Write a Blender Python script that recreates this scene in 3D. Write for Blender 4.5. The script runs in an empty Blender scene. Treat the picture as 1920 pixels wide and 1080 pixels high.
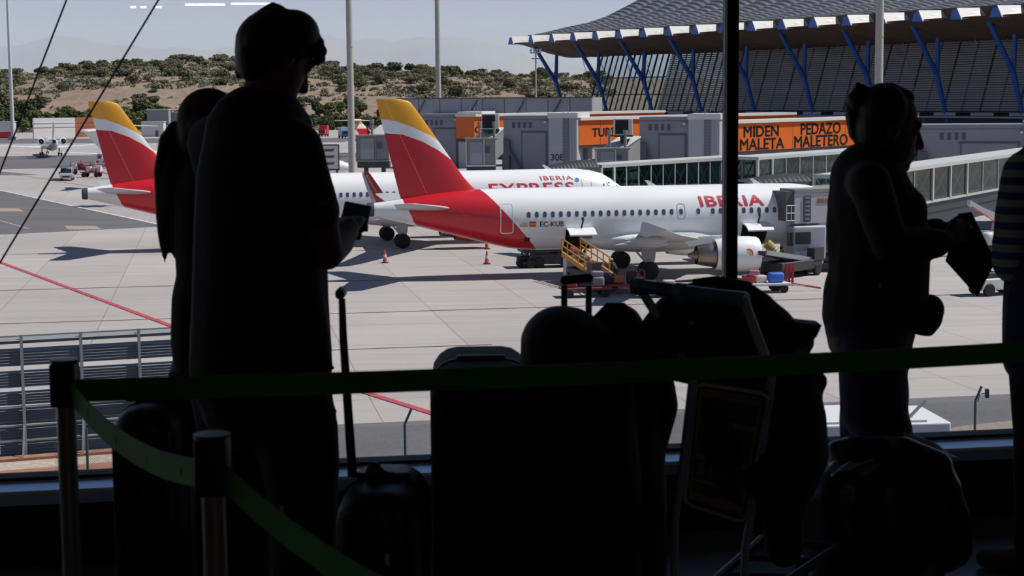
import bpy, bmesh, math, random
from mathutils import Vector as V, Matrix as Mx, Euler
from math import sin, cos, pi, radians, sqrt, atan, atan2, tan

sc = bpy.context.scene
col = sc.collection

# ------------------------------------------------------------------ camera
F = 3200.0                       # focal length in pixels of the 1920 frame
CAMZ = 11.9
FLOOR = 10.35
PITCH = atan(360 / F)
ROLL = radians(-0.5)
CR = Euler((pi / 2 - PITCH, 0, 0)).to_matrix() @ Mx.Rotation(ROLL, 3, 'Z')
CP = V((0, 0, CAMZ))
cd = bpy.data.cameras.new('camera')
cam = bpy.data.objects.new('camera', cd)
col.objects.link(cam)
cam.matrix_world = Mx.Translation(CP) @ CR.to_4x4()
cd.sensor_width = 36
cd.lens = F / 1920 * 36
cd.clip_start = 0.05
cd.clip_end = 40000
cd.dof.use_dof = True
cd.dof.focus_distance = 112
cd.dof.aperture_fstop = 13
sc.camera = cam

# ------------------------------------------------------------------ sky, sun, exposure
world = bpy.data.worlds.new('sky')
sc.world = world
world.use_nodes = True
wn, wl = world.node_tree.nodes, world.node_tree.links
bg = wn['Background']
tc = wn.new('ShaderNodeTexCoord')
sx = wn.new('ShaderNodeSeparateXYZ')
rp = wn.new('ShaderNodeValToRGB')
wl.new(tc.outputs['Generated'], sx.inputs[0])
wl.new(sx.outputs['Z'], rp.inputs[0])
e = rp.color_ramp.elements
e[0].position = 0.0
e[0].color = (0.35, 0.39, 0.52, 1)
e[1].position = 1.0
e[1].color = (0.035, 0.07, 0.16, 1)
for p_, c_ in ((0.06, (0.385, 0.435, 0.555)), (0.2, (0.27, 0.36, 0.50)), (0.45, (0.085, 0.15, 0.29))):
    k_ = e.new(p_)
    k_.color = (*c_, 1)
wl.new(rp.outputs[0], bg.inputs[0])
bg.inputs[1].default_value = 1.0

ALPHA = radians(10.0)            # heading of the parked aircraft, receding to the right
SUN_DIR = V((0.985 * 0.70, 0.15 * 0.70, 1.0)).normalized()
sl = bpy.data.lights.new('sun', 'SUN')
sl.energy = 5.4
sl.angle = radians(0.53)
sl.color = (1.0, 0.95, 0.88)
so = bpy.data.objects.new('sun', sl)
so.rotation_euler = SUN_DIR.to_track_quat('Z', 'Y').to_euler()
so.location = (60, 20, 90)
col.objects.link(so)

vs = sc.view_settings
vs.view_transform = 'Standard'
vs.look = 'None'
vs.gamma = 1.0
vs.use_curve_mapping = False
vs.exposure = 0.0
sc.cycles.max_bounces = 8
sc.cycles.volume_bounces = 3
sc.cycles.transparent_max_bounces = 24
sc.cycles.caustics_reflective = False
sc.cycles.caustics_refractive = False
sc.cycles.sample_clamp_indirect = 6.0

# ------------------------------------------------------------------ pixel helpers (1920x1080 frame)
def ray(px, py):
    return CR @ V(((px - 960) / F, (540 - py) / F, -1.0))
def P(px, py, Y):
    d = ray(px, py)
    return CP + d * (Y / d.y)
def G(px, py, z=0.0):
    d = ray(px, py)
    return CP + d * ((z - CAMZ) / d.z)
def S(Y):                        # pixels per metre at depth Y
    return F / Y

# ------------------------------------------------------------------ materials
MATS = {}
def mat(name, c, rough=0.6, metal=0.0, var=0.0, vscale=3.0, spec=0.5, emis=None, stretch=None, bump=0.0, coat=0.0):
    if name in MATS:
        return MATS[name]
    m = bpy.data.materials.new(name)
    m.use_nodes = True
    n, l = m.node_tree.nodes, m.node_tree.links
    b = n['Principled BSDF']
    b.inputs['Base Color'].default_value = (*c, 1)
    b.inputs['Roughness'].default_value = rough
    b.inputs['Metallic'].default_value = metal
    b.inputs['Specular IOR Level'].default_value = spec
    if coat:
        b.inputs['Coat Weight'].default_value = coat
        b.inputs['Coat Roughness'].default_value = 0.1
    if emis:
        b.inputs['Emission Color'].default_value = (*emis[0], 1)
        b.inputs['Emission Strength'].default_value = emis[1]
    if var or bump:
        t = n.new('ShaderNodeTexCoord')
        mp = n.new('ShaderNodeMapping')
        if stretch:
            mp.inputs['Scale'].default_value = stretch
        nz = n.new('ShaderNodeTexNoise')
        nz.inputs['Scale'].default_value = vscale
        nz.inputs['Detail'].default_value = 5
        l.new(t.outputs['Object'], mp.inputs[0])
        l.new(mp.outputs[0], nz.inputs['Vector'])
        if var:
            mr = n.new('ShaderNodeMapRange')
            mr.inputs[1].default_value = 0.3
            mr.inputs[2].default_value = 0.7
            mr.inputs[3].default_value = 1 - var
            mr.inputs[4].default_value = 1 + var
            mm = n.new('ShaderNodeMix')
            mm.data_type = 'RGBA'
            mm.blend_type = 'MULTIPLY'
            mm.inputs['Factor'].default_value = 1.0
            mm.inputs['A'].default_value = (*c, 1)
            l.new(nz.outputs['Fac'], mr.inputs[0])
            l.new(mr.outputs[0], mm.inputs['B'])
            l.new(mm.outputs['Result'], b.inputs['Base Color'])
        if bump:
            bp = n.new('ShaderNodeBump')
            bp.inputs['Strength'].default_value = bump
            l.new(nz.outputs['Fac'], bp.inputs['Height'])
            l.new(bp.outputs[0], b.inputs['Normal'])
    MATS[name] = m
    return m

class NT:
    """short node-graph builder"""
    def __init__(s, name, rough=0.5, spec=0.5, metal=0.0):
        s.m = bpy.data.materials.new(name)
        s.m.use_nodes = True
        s.n, s.l = s.m.node_tree.nodes, s.m.node_tree.links
        s.b = s.n['Principled BSDF']
        s.b.inputs['Roughness'].default_value = rough
        s.b.inputs['Specular IOR Level'].default_value = spec
        s.b.inputs['Metallic'].default_value = metal
        MATS[name] = s.m
    def new(s, t, **kw):
        x = s.n.new(t)
        for k, v in kw.items():
            setattr(x, k, v)
        return x
    def put(s, sock, v):
        if isinstance(v, (int, float)):
            sock.default_value = v
        elif isinstance(v, tuple):
            sock.default_value = (*v, 1) if len(v) == 3 and sock.type == 'RGBA' else v
        else:
            s.l.new(v, sock)
    def obj(s):
        t = s.new('ShaderNodeTexCoord')
        return t.outputs['Object']
    def xyz(s, vec=None):
        x = s.new('ShaderNodeSeparateXYZ')
        s.l.new(vec or s.obj(), x.inputs[0])
        return x.outputs
    def math(s, op, a, b=0.0, c=0.0):
        x = s.new('ShaderNodeMath', operation=op)
        for i, v in enumerate((a, b, c)):
            s.put(x.inputs[i], v)
        return x.outputs[0]
    def mix(s, f, a, b, blend='MIX'):
        x = s.new('ShaderNodeMix', data_type='RGBA', blend_type=blend)
        s.put(x.inputs['Factor'], f)
        s.put(x.inputs['A'], a)
        s.put(x.inputs['B'], b)
        return x.outputs['Result']
    def curve(s, v, pts, lo, hi, vmax):
        """piecewise linear function of v through pts [(v, value)] as a colour ramp, value in 0..vmax"""
        t = s.math('DIVIDE', s.math('SUBTRACT', v, lo), hi - lo)
        r = s.new('ShaderNodeValToRGB')
        s.l.new(t, r.inputs[0])
        el = r.color_ramp.elements
        pts = sorted(pts)
        for i, (a, b) in enumerate(pts):
            q = el[i] if i < 2 else el.new((a - lo) / (hi - lo))
            q.position = (a - lo) / (hi - lo)
        for i, (a, b) in enumerate(pts):
            el[i].color = (b / vmax, b / vmax, b / vmax, 1)
        return s.math('MULTIPLY', r.outputs[0], vmax)
    def noise(s, scale, vec=None, detail=4, rough=0.5):
        x = s.new('ShaderNodeTexNoise')
        x.inputs['Scale'].default_value = scale
        x.inputs['Detail'].default_value = detail
        x.inputs['Roughness'].default_value = rough
        s.l.new(vec or s.obj(), x.inputs['Vector'])
        return x.outputs['Fac']
    def mapv(s, scale=(1, 1, 1), rot=(0, 0, 0), loc=(0, 0, 0)):
        x = s.new('ShaderNodeMapping')
        x.inputs['Scale'].default_value = scale
        x.inputs['Rotation'].default_value = rot
        x.inputs['Location'].default_value = loc
        s.l.new(s.obj(), x.inputs[0])
        return x.outputs[0]
    def rng(s, v, a, b, c=0.0, d=1.0):
        x = s.new('ShaderNodeMapRange')
        s.put(x.inputs[0], v)
        for i, q in enumerate((a, b, c, d)):
            x.inputs[i + 1].default_value = q
        return x.outputs[0]
    def color(s, v):
        s.put(s.b.inputs['Base Color'], v)
        return s.m

# ------------------------------------------------------------------ mesh helpers
class MB:
    def __init__(s):
        s.v, s.f = [], []
    def add(s, vs, fs):
        o = len(s.v)
        s.v += [V(p) for p in vs]
        s.f += [tuple(i + o for i in f) for f in fs]
        return s
    def box(s, c, d, rz=0.0, rot=None):
        R = rot or Mx.Rotation(rz, 3, 'Z')
        c = V(c)
        pts = [c + R @ V((x * d[0] / 2, y * d[1] / 2, z * d[2] / 2)) for z in (-1, 1) for x, y in ((-1, -1), (1, -1), (1, 1), (-1, 1))]
        return s.add(pts, [(3, 2, 1, 0), (4, 5, 6, 7), (0, 1, 5, 4), (1, 2, 6, 5), (2, 3, 7, 6), (3, 0, 4, 7)])
    def rbox(s, c, d, r, rz=0.0, rot=None, n=3):
        """box with rounded vertical and horizontal edges"""
        bm = bmesh.new()
        bmesh.ops.create_cube(bm, size=1)
        for q in bm.verts:
            q.co = V((q.co.x * d[0], q.co.y * d[1], q.co.z * d[2]))
        bmesh.ops.bevel(bm, geom=bm.edges[:], offset=min(r, min(d) * 0.49), segments=n, affect='EDGES', profile=0.5)
        R = rot or Mx.Rotation(rz, 3, 'Z')
        c = V(c)
        bm.verts.index_update()
        s.add([c + R @ q.co for q in bm.verts], [tuple(q.index for q in f.verts) for f in bm.faces])
        bm.free()
        return s
    def bar(s, a, b, w, h=None, up=(0, 0, 1)):
        a, b = V(a), V(b)
        h = w if h is None else h
        d = (b - a).normalized()
        u = V(up)
        if abs(d.dot(u)) > 0.98:
            u = V((0, 1, 0))
        x = d.cross(u).normalized()
        y = x.cross(d)
        pts = [p + x * (i * w / 2) + y * (j * h / 2) for p in (a, b) for i, j in ((-1, -1), (1, -1), (1, 1), (-1, 1))]
        return s.add(pts, [(0, 1, 2, 3), (7, 6, 5, 4), (0, 4, 5, 1), (1, 5, 6, 2), (2, 6, 7, 3), (3, 7, 4, 0)])
    def tube(s, pts, r, n=8, cap=True):
        pts = [V(p) for p in pts]
        rs = r if isinstance(r, (list, tuple)) else [r] * len(pts)
        prev = None
        rings = []
        for i, p in enumerate(pts):
            d = (pts[min(i + 1, len(pts) - 1)] - pts[max(i - 1, 0)]).normalized()
            if prev is None:
                u = V((0, 0, 1)) if abs(d.z) < 0.9 else V((0, 1, 0))
                x = d.cross(u).normalized()
            else:
                x = (prev - d * prev.dot(d)).normalized()
            prev = x
            y = d.cross(x)
            rings.append([p + (x * cos(2 * pi * k / n) + y * sin(2 * pi * k / n)) * rs[i] for k in range(n)])
        return s.loft(rings, cap=cap)
    def loft(s, rings, cap=True, closed=True):
        n = len(rings[0])
        vs, fs = [], []
        for r in rings:
            vs += r
        for i in range(len(rings) - 1):
            for k in range(n if closed else n - 1):
                a, b = i * n + k, i * n + (k + 1) % n
                fs.append((a, b, b + n, a + n))
        if cap:
            fs.append(tuple(range(n - 1, -1, -1)))
            fs.append(tuple((len(rings) - 1) * n + k for k in range(n)))
        return s.add(vs, fs)
    def cyl(s, a, b, r0, r1=None, n=16):
        return s.tube([a, b], [r0, r0 if r1 is None else r1], n)
    def lathe(s, prof, c=(0, 0, 0), n=20, axis='Z'):
        """prof: [(radius, height)]"""
        c = V(c)
        rings = []
        for r, h in prof:
            ring = []
            for k in range(n):
                a = 2 * pi * k / n
                q = V((max(r, 1e-4) * cos(a), max(r, 1e-4) * sin(a), h))
                if axis == 'X':
                    q = V((q.z, q.x, q.y))
                elif axis == 'Y':
                    q = V((q.y, q.z, q.x))
                ring.append(c + q)
            rings.append(ring)
        return s.loft(rings)
    def prism(s, poly, d):
        """extrude polygon of 3-D points by vector d"""
        poly = [V(p) for p in poly]
        d = V(d)
        n = len(poly)
        return s.add(poly + [p + d for p in poly], [tuple(range(n - 1, -1, -1)), tuple(range(n, 2 * n))] + [(k, (k + 1) % n, n + (k + 1) % n, n + k) for k in range(n)])
    def ell(s, c, r, n=14, m=9, rot=None):
        c = V(c)
        R = rot or Mx.Identity(3)
        rings = []
        for j in range(m + 1):
            t = pi * j / m
            rr = max(sin(t), 0.02)
            rings.append([c + R @ V((r[0] * rr * cos(2 * pi * k / n), r[1] * rr * sin(2 * pi * k / n), -r[2] * cos(t))) for k in range(n)])
        return s.loft(rings)
    def quad(s, a, b, c, d):
        return s.add([a, b, c, d], [(0, 1, 2, 3)])
    def merge(s, o, mx=None):
        return s.add([(mx @ q if mx else q) for q in o.v], o.f)
    def mesh(s, name, m, smooth=None):
        me = bpy.data.meshes.new(name)
        me.from_pydata([tuple(q) for q in s.v], [], s.f)
        bm = bmesh.new()
        bm.from_mesh(me)
        bmesh.ops.recalc_face_normals(bm, faces=bm.faces[:])
        bm.to_mesh(me)
        bm.free()
        if m is not None:
            me.materials.append(m)
        if smooth:
            for q in me.polygons:
                q.use_smooth = True
            me.set_sharp_from_angle(angle=radians(smooth))
        me.update()
        return me
    def build(s, name, m, parent=None, smooth=None, loc=None):
        return link(name, s.mesh(name, m, smooth), parent, loc)

def link(name, me, parent=None, loc=None):
    o = bpy.data.objects.new(name, me)
    col.objects.link(o)
    if parent is not None:
        o.parent = parent
    if loc is not None:
        o.location = loc
    return o
def tag(o, label, cat, group=None, kind=None):
    o['label'] = label
    o['category'] = cat
    if group:
        o['group'] = group
    if kind:
        o['kind'] = kind
    return o
def structure(o):
    o['kind'] = 'structure'
    return o
def thing(name, label, cat, loc=(0, 0, 0), rz=0.0, group=None):
    o = bpy.data.objects.new(name, None)
    o.empty_display_size = 0.2
    col.objects.link(o)
    o.location = loc
    o.rotation_euler = (0, 0, rz)
    return tag(o, label, cat, group)
KIDS = {}
def copy_thing(r, loc, rz=None, label=None, group=None, scale=None):
    c = r.copy()
    col.objects.link(c)
    c.location = loc
    if rz is not None:
        c.rotation_euler = (0, 0, rz)
    if scale is not None:
        c.scale = (scale, scale, scale)
    if label:
        c['label'] = label
    if group:
        c['group'] = group
    for a in list(r.children):
        b = a.copy()
        col.objects.link(b)
        b.parent = c
        for q in list(a.children):
            d = q.copy()
            col.objects.link(d)
            d.parent = b
    return c

def text_mesh(txt, size, bold=0.0, depth=0.02, space=1.0, shear=0.0, widen=1.0):
    """lettering as vertices and faces in the x-y plane, baseline at y=0, centred in x, thickness along z"""
    cu = bpy.data.curves.new('lettering', 'FONT')
    cu.body = txt
    cu.size = size
    cu.extrude = depth / 2
    cu.space_character = space
    cu.shear = shear
    cu.align_x = 'CENTER'
    cu.resolution_u = 3
    o = bpy.data.objects.new('lettering', cu)
    col.objects.link(o)
    bpy.context.view_layer.update()
    me = bpy.data.meshes.new_from_object(o.evaluated_get(bpy.context.evaluated_depsgraph_get()))
    bpy.data.objects.remove(o)
    bpy.data.curves.remove(cu)
    bm = bmesh.new()
    bm.from_mesh(me)
    ys = [q.co.y for q in bm.verts]
    for k in range(1, 8):
        y = min(ys) + (max(ys) - min(ys)) * k / 8
        bmesh.ops.bisect_plane(bm, geom=bm.verts[:] + bm.edges[:] + bm.faces[:], plane_co=(0, y, 0), plane_no=(0, 1, 0))
    bm.verts.index_update()
    base_v, base_f = [q.co.copy() for q in bm.verts], [tuple(q.index for q in f.verts) for f in bm.faces]
    bm.free()
    bpy.data.meshes.remove(me)
    vs, fs = [], []
    for dx, dy in (((0, 0), (-bold, 0), (bold, 0), (0, bold * .6), (0, -bold * .6)) if bold else ((0, 0),)):
        o_ = len(vs)
        vs += [V((q.x * widen + dx, q.y + dy, q.z)) for q in base_v]
        fs += [tuple(i + o_ for i in f) for f in base_f]
    return vs, fs
def flat_text(mb, txt, size, org, xdir, ydir, **kw):
    """lettering laid on a plane: baseline centre org, reading along xdir, up ydir"""
    xd, yd = V(xdir).normalized(), V(ydir).normalized()
    zd = xd.cross(yd)
    vs, fs = text_mesh(txt, size, **kw)
    mb.add([V(org) + xd * q.x + yd * q.y + zd * q.z for q in vs], fs)
    return mb

def organic(name, parts, m, parent=None, voxel=0.008, smooth=4, loc=None):
    """one continuous skin grown over overlapping tapered limbs and ellipsoids"""
    mb = MB()
    for p in parts:
        mb.merge(p)
    me = mb.mesh('src', None)
    o = bpy.data.objects.new('src', me)
    col.objects.link(o)
    r = o.modifiers.new('r', 'REMESH')
    r.mode = 'VOXEL'
    r.voxel_size = voxel
    q = o.modifiers.new('s', 'SMOOTH')
    q.factor = 0.5
    q.iterations = smooth
    bpy.context.view_layer.update()
    out = bpy.data.meshes.new_from_object(o.evaluated_get(bpy.context.evaluated_depsgraph_get()))
    bpy.data.objects.remove(o)
    bpy.data.meshes.remove(me)
    out.name = name
    out.materials.clear()
    out.materials.append(m)
    for f in out.polygons:
        f.use_smooth = True
    return link(name, out, parent, loc)
def limb(pts, rs, flat=1.0, axis=None, n=14):
    """tapered limb with rounded ends; flat squashes it along axis"""
    mb = MB()
    pts = [V(p) for p in pts]
    mb.tube(pts, rs, n)
    for p, r in zip(pts, rs):
        mb.ell(p, (r, r, r), n, 8)
    return mb
def blob(c, r, rot=None):
    return MB().ell(c, r, 20, 14, rot)
# ------------------------------------------------------------------ apron and land
AX = V((cos(ALPHA), sin(ALPHA), 0))      # along the aircraft, towards their noses
AY = V((-sin(ALPHA), cos(ALPHA), 0))     # away from the terminal window

def concrete_material():
    t = NT('apron_concrete', rough=0.85, spec=0.2)
    v = t.mapv(rot=(0, 0, -ALPHA))
    x = t.xyz(v)
    n1 = t.noise(0.03, v, 5)
    n2 = t.noise(0.6, t.mapv(scale=(0.12, 1.2, 1), rot=(0, 0, -ALPHA)), 6, 0.65)
    c = t.mix(t.rng(n1, 0.3, 0.7), (0.36, 0.325, 0.31), (0.45, 0.405, 0.39))
    c = t.mix(t.rng(n2, 0.35, 0.75, 0.0, 0.45), c, (0.25, 0.235, 0.23))
    n3 = t.noise(0.09, t.mapv(scale=(0.5, 1.0, 1), rot=(0, 0, -ALPHA), loc=(3, 9, 0)), 6, 0.7)
    c = t.mix(t.rng(n3, 0.62, 0.78, 0.0, 0.6), c, (0.19, 0.18, 0.18))
    for comp, step, w in ((x[0], 6.0, 0.055), (x[1], 7.4, 0.09)):
        f = t.math('FRACT', t.math('DIVIDE', comp, step))
        j = t.math('LESS_THAN', f, w / step)
        c = t.mix(t.math('MULTIPLY', j, 0.55), c, (0.12, 0.10, 0.10))
    slab = t.new('ShaderNodeTexWhiteNoise', noise_dimensions='2D')
    cv = t.new('ShaderNodeCombineXYZ')
    t.put(cv.inputs[0], t.math('FLOOR', t.math('DIVIDE', x[0], 6.0)))
    t.put(cv.inputs[1], t.math('FLOOR', t.math('DIVIDE', x[1], 7.4)))
    t.l.new(cv.outputs[0], slab.inputs['Vector'])
    c = t.mix(1.0, c, t.rng(slab.outputs['Value'], 0, 1, 0.93, 1.05), 'MULTIPLY')
    return t.color(c)

def asphalt_material():
    t = NT('asphalt', rough=0.9, spec=0.2)
    n1 = t.noise(0.25, t.mapv(scale=(0.35, 1, 1), rot=(0, 0, -ALPHA)), 6, 0.6)
    n2 = t.noise(3.0, None, 3)
    c = t.mix(t.rng(n1, 0.3, 0.7), (0.095, 0.092, 0.098), (0.15, 0.145, 0.15))
    c = t.mix(t.rng(n2, 0.4, 0.6, 0, 0.25), c, (0.19, 0.185, 0.185))
    return t.color(c)

CONC, ASPH = concrete_material(), asphalt_material()
PAINT_RED = mat('red_line_paint', (0.42, 0.055, 0.07), 0.7, var=0.2, vscale=1.5)
PAINT_FADED = mat('faded_red_paint', (0.36, 0.20, 0.185), 0.8, var=0.2, vscale=0.8)
PAINT_WHITE = mat('white_line_paint', (0.62, 0.60, 0.57), 0.7, var=0.12)
PAINT_YEL = mat('yellow_line_paint', (0.33, 0.27, 0.20), 0.8, var=0.2)
GRAVEL = mat('gravel', (0.27, 0.22, 0.18), 0.95, var=0.25, vscale=4, bump=0.3)
TERRA = mat('terracotta_kerb', (0.30, 0.135, 0.085), 0.85, var=0.2, vscale=2)

structure(MB().quad((-900, 8, 0), (900, 8, 0), (900, 640, 0), (-900, 640, 0)).build('apron', CONC))

def slab(name, pts, m, z, t=0.02):
    mb = MB()
    pts = [V((p.x, p.y, z)) for p in pts]
    mb.prism([p - V((0, 0, t)) for p in pts], (0, 0, t))
    return mb.build(name, m)
def px_slab(name, pix, m, z):
    return slab(name, [G(x, y) for x, y in pix], m, z)

structure(px_slab('asphalt_taxi_wedge', [(-300, 300), (0, 358), (295, 420), (420, 427), (300, 425), (0, 440), (-300, 455)], ASPH, 0.012))
structure(px_slab('asphalt_taxi_band', [(-400, 298), (700, 286), (700, 303), (-400, 326)], ASPH, 0.012))
structure(px_slab('asphalt_far_band', [(-400, 262), (760, 258), (760, 266), (-400, 271)], ASPH, 0.012))
structure(px_slab('dark_near_patch', [(-200, 312), (-40, 318), (72, 328), (-200, 330)], ASPH, 0.016))  # small dark wedge laid over the concrete
a_, b_ = G(640, 796), G(1920, 738)
d_ = (b_ - a_).normalized()
structure(slab('asphalt_service_road', [a_ - d_ * 40, b_ + d_ * 60, b_ + d_ * 60 + V((0, -46, 0)), a_ - d_ * 40 + V((0, -46, 0))], ASPH, 0.012))
structure(px_slab('gravel_verge', [(1640, 836), (1800, 800), (1960, 782), (2300, 800), (2300, 1000), (1640, 1000)], GRAVEL, 0.02))

def ground_line(name, pix, w, m, label, z=0.03, cat='line'):
    pts = [G(x, y) if isinstance(x, (int, float)) else x for x, y in pix]
    mb = MB()
    for a, b in zip(pts[:-1], pts[1:]):
        n = (b - a).cross(V((0, 0, 1))).normalized() * (w / 2)
        z_ = V((0, 0, z - 0.012))
        mb.prism([a - n + z_, b - n + z_, b + n + z_, a + n + z_], (0, 0, 0.012))
    return tag(mb.build(name, m), label, cat)
ground_line('painted_line', [(-150, 436), (330, 615), (560, 694)], 0.36, PAINT_RED, 'wide red painted line running diagonally across the apron towards the slatted blast fence')
ground_line('painted_line', [(560, 694), (690, 738), (808, 775), (930, 812)], 0.36, PAINT_RED, 'wide red painted line running towards the asphalt road near the wire fence post')
ground_line('painted_line', [(-300, 298), (0, 357), (297, 421), (420, 428)], 0.34, PAINT_WHITE, 'long white painted edge line along the dark asphalt wedge')
ground_line('painted_line', [(-60, 404), (0, 414), (55, 430)], 0.3, PAINT_YEL, 'short pale yellow painted line on the dark asphalt wedge')
def along(Y0, x0, x1, w, m, label):
    a = V((0, Y0, 0))
    mb = MB()
    p, q = a + AX * x0, a + AX * x1
    n = AY * (w / 2)
    mb.prism([p - n + V((0, 0, 0.016)), q - n + V((0, 0, 0.016)), q + n + V((0, 0, 0.016)), p + n + V((0, 0, 0.016))], (0, 0, 0.012))
    return tag(mb.build('painted_line', m), label, 'line')
along(81.6, -34, -1, 0.14, PAINT_FADED, 'thin faded red line on the concrete beside the tall case pole')
along(95.5, -30, 34, 0.14, PAINT_FADED, 'thin faded red line on the concrete passing just before the baggage carts')
along(112.5, -33, -5, 0.16, PAINT_FADED, 'faint faded red line on the concrete past the traffic cones')
along(71.2, 8, 40, 0.14, PAINT_FADED, 'thin faded red line on the concrete beyond the security camera post')
for (x0, y0, x1, y1, lab) in ((120, 424, 192, 431, 'pale painted rectangle with worn lettering near the tip of the dark asphalt wedge'),
                              (-10, 391, 46, 397, 'pale painted rectangle with worn lettering at the left end of the asphalt wedge')):
    o = px_slab('pavement_marking', [(x0, y0), (x1 - 12, y0), (x1, y1), (x0 + 8, y1)], PAINT_YEL, 0.03)
    tag(o, lab, 'ground marking')
ground_line('painted_line', [(60, 303), (200, 299)], 0.5, PAINT_YEL, 'worn yellow taxi line on the far asphalt band beyond the white van')
ground_line('painted_line', [(-60, 318), (60, 332), (165, 349), (260, 366)], 0.22, PAINT_FADED, 'thin red line running past the white van to the striped aircraft tail')

# ------------------------------------------------------------------ hill and mountains
random.seed(5)
HT = [(-400, 24), (-235, 26), (-190, 31), (-150, 31.5), (-100, 28), (-60, 25), (-20, 22.5), (40, 20.5), (120, 19), (400, 18)]
def hill_top(x):
    for (a, b), (c, d) in zip(HT[:-1], HT[1:]):
        if a <= x <= c:
            return b + (d - b) * (x - a) / (c - a)
    return 18
def wob(x, y):
    return sin(x * 0.045 + 1.3) * cos(y * 0.05) + 0.6 * sin(x * 0.11 + y * 0.07) + 0.4 * sin(x * 0.023 - y * 0.13 + 2)
def hill_z(x, y):
    t = (y - 625) / 285
    if t < 0:
        return 0.0
    t = min(t, 1.25)
    base = 0.12 * t + 0.40 * max(0, min(1, (t - 0.12) / 0.28)) + 0.48 * max(0, min(1, (t - 0.35) / 0.65)) ** 0.85
    return hill_top(x) * base + wob(x, y) * min(1, t * 5) * 0.9
hm = MB()
nx, ny = 150, 60
for j in range(ny + 1):
    for i in range(nx + 1):
        x = -360 + 720 * i / nx
        y = 622 + 360 * j / ny
        hm.v.append(V((x, y, hill_z(x, y) - 0.02)))
for j in range(ny):
    for i in range(nx):
        a = j * (nx + 1) + i
        hm.f.append((a, a + 1, a + nx + 2, a + nx + 1))
t = NT('hill_soil', rough=1.0, spec=0.1)
n1 = t.noise(0.03, t.mapv(scale=(1, 0.5, 2.0)), 6, 0.6)
n2 = t.noise(0.25, None, 5, 0.65)
c = t.mix(t.rng(n1, 0.38, 0.62), (0.275, 0.21, 0.17), (0.31, 0.215, 0.165))
c = t.mix(t.rng(n2, 0.42, 0.66, 0, 0.8), c, (0.16, 0.14, 0.09))
structure(hm.build('hill', t.color(c), smooth=60))
structure(MB().quad((-2500, 900, 3), (2500, 900, 3), (6000, 12000, -60), (-6000, 12000, -60)).build('hill_plain', mat('dry_plain', (0.25, 0.20, 0.15), 1.0, var=0.2, vscale=0.01)))

mm = MB()
prof = [(-200, 95), (0, 88), (60, 80), (105, 64), (150, 72), (210, 84), (290, 90), (400, 92), (520, 84), (600, 66), (680, 76), (760, 74), (840, 67), (920, 78), (1010, 112), (1100, 124), (1500, 126), (2200, 128)]
MY = 9000
front, back = [], []
for k in range(-20, 226):
    px = k * 10
    for (a, b), (c_, d) in zip(prof[:-1], prof[1:]):
        if a <= px <= c_:
            py = b + (d - b) * (px - a) / (c_ - a)
    p = P(px, py + 2.0 * sin(px * 0.07) + 1.2 * sin(px * 0.19), MY)
    front.append(p)
n = len(front)
for q in range(7):
    for p in front:
        f = q / 6
        mm.v.append(V((p.x * (1 - 0.12 * (1 - f)), p.y - 1600 * (1 - f), -60 + (p.z + 60) * (f ** 1.3) + 14 * sin(p.x * 0.006 + q * 2.1) * (1 - f) * f * 4)))
for q in range(6):
    for i in range(n - 1):
        a = q * n + i
        mm.f.append((a, a + 1, a + n + 1, a + n))
for p in front:
    mm.v.append(V((p.x * 1.1, p.y + 1500, -60)))
for i in range(n - 1):
    a = 6 * n + i
    mm.f.append((a, a + 1, a + n + 1, a + n))
structure(mm.build('mountains', mat('mountain_scrub', (0.20, 0.19, 0.16), 1.0, var=0.2, vscale=0.002), smooth=60))

# real haze: thin scattering air between the hill and the mountains
hz = bpy.data.materials.new('haze_air')
hz.use_nodes = True
hn, hl = hz.node_tree.nodes, hz.node_tree.links
hn.remove(hn['Principled BSDF'])
vsn = hn.new('ShaderNodeVolumeScatter')
vsn.inputs['Color'].default_value = (0.48, 0.62, 0.92, 1)
vsn.inputs['Density'].default_value = 0.00020
vsn.inputs['Anisotropy'].default_value = 0.0
hl.new(vsn.outputs[0], hn['Material Output'].inputs['Volume'])
o = MB().box((0, 5200, 150), (9000, 8000, 460)).build('haze', hz)
tag(o, 'pale blue haze in the air before the distant mountains', 'haze', kind='stuff')

# ------------------------------------------------------------------ shrubs and trees
LEAF = [mat('scrub_green', (0.25, 0.245, 0.145), 0.9, var=0.35, vscale=1.2), mat('scrub_grey', (0.28, 0.27, 0.185), 0.9, var=0.3, vscale=1.2),
        mat('tree_green', (0.125, 0.15, 0.07), 0.9, var=0.4, vscale=1.0), mat('tree_yellow_green', (0.22, 0.23, 0.095), 0.9, var=0.35, vscale=1.0)]
BARK = mat('bark', (0.10, 0.075, 0.05), 0.9)
for m_ in LEAF:
    nn, ll = m_.node_tree.nodes, m_.node_tree.links
    tr_, mx_ = nn.new('ShaderNodeBsdfTranslucent'), nn.new('ShaderNodeMixShader')
    mx_.inputs[0].default_value = .45
    ll.new(nn['Principled BSDF'].inputs['Base Color'].links[0].from_socket, tr_.inputs[0])
    ll.new(nn['Principled BSDF'].outputs[0], mx_.inputs[1])
    ll.new(tr_.outputs[0], mx_.inputs[2])
    ll.new(mx_.outputs[0], nn['Material Output'].inputs[0])
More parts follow.
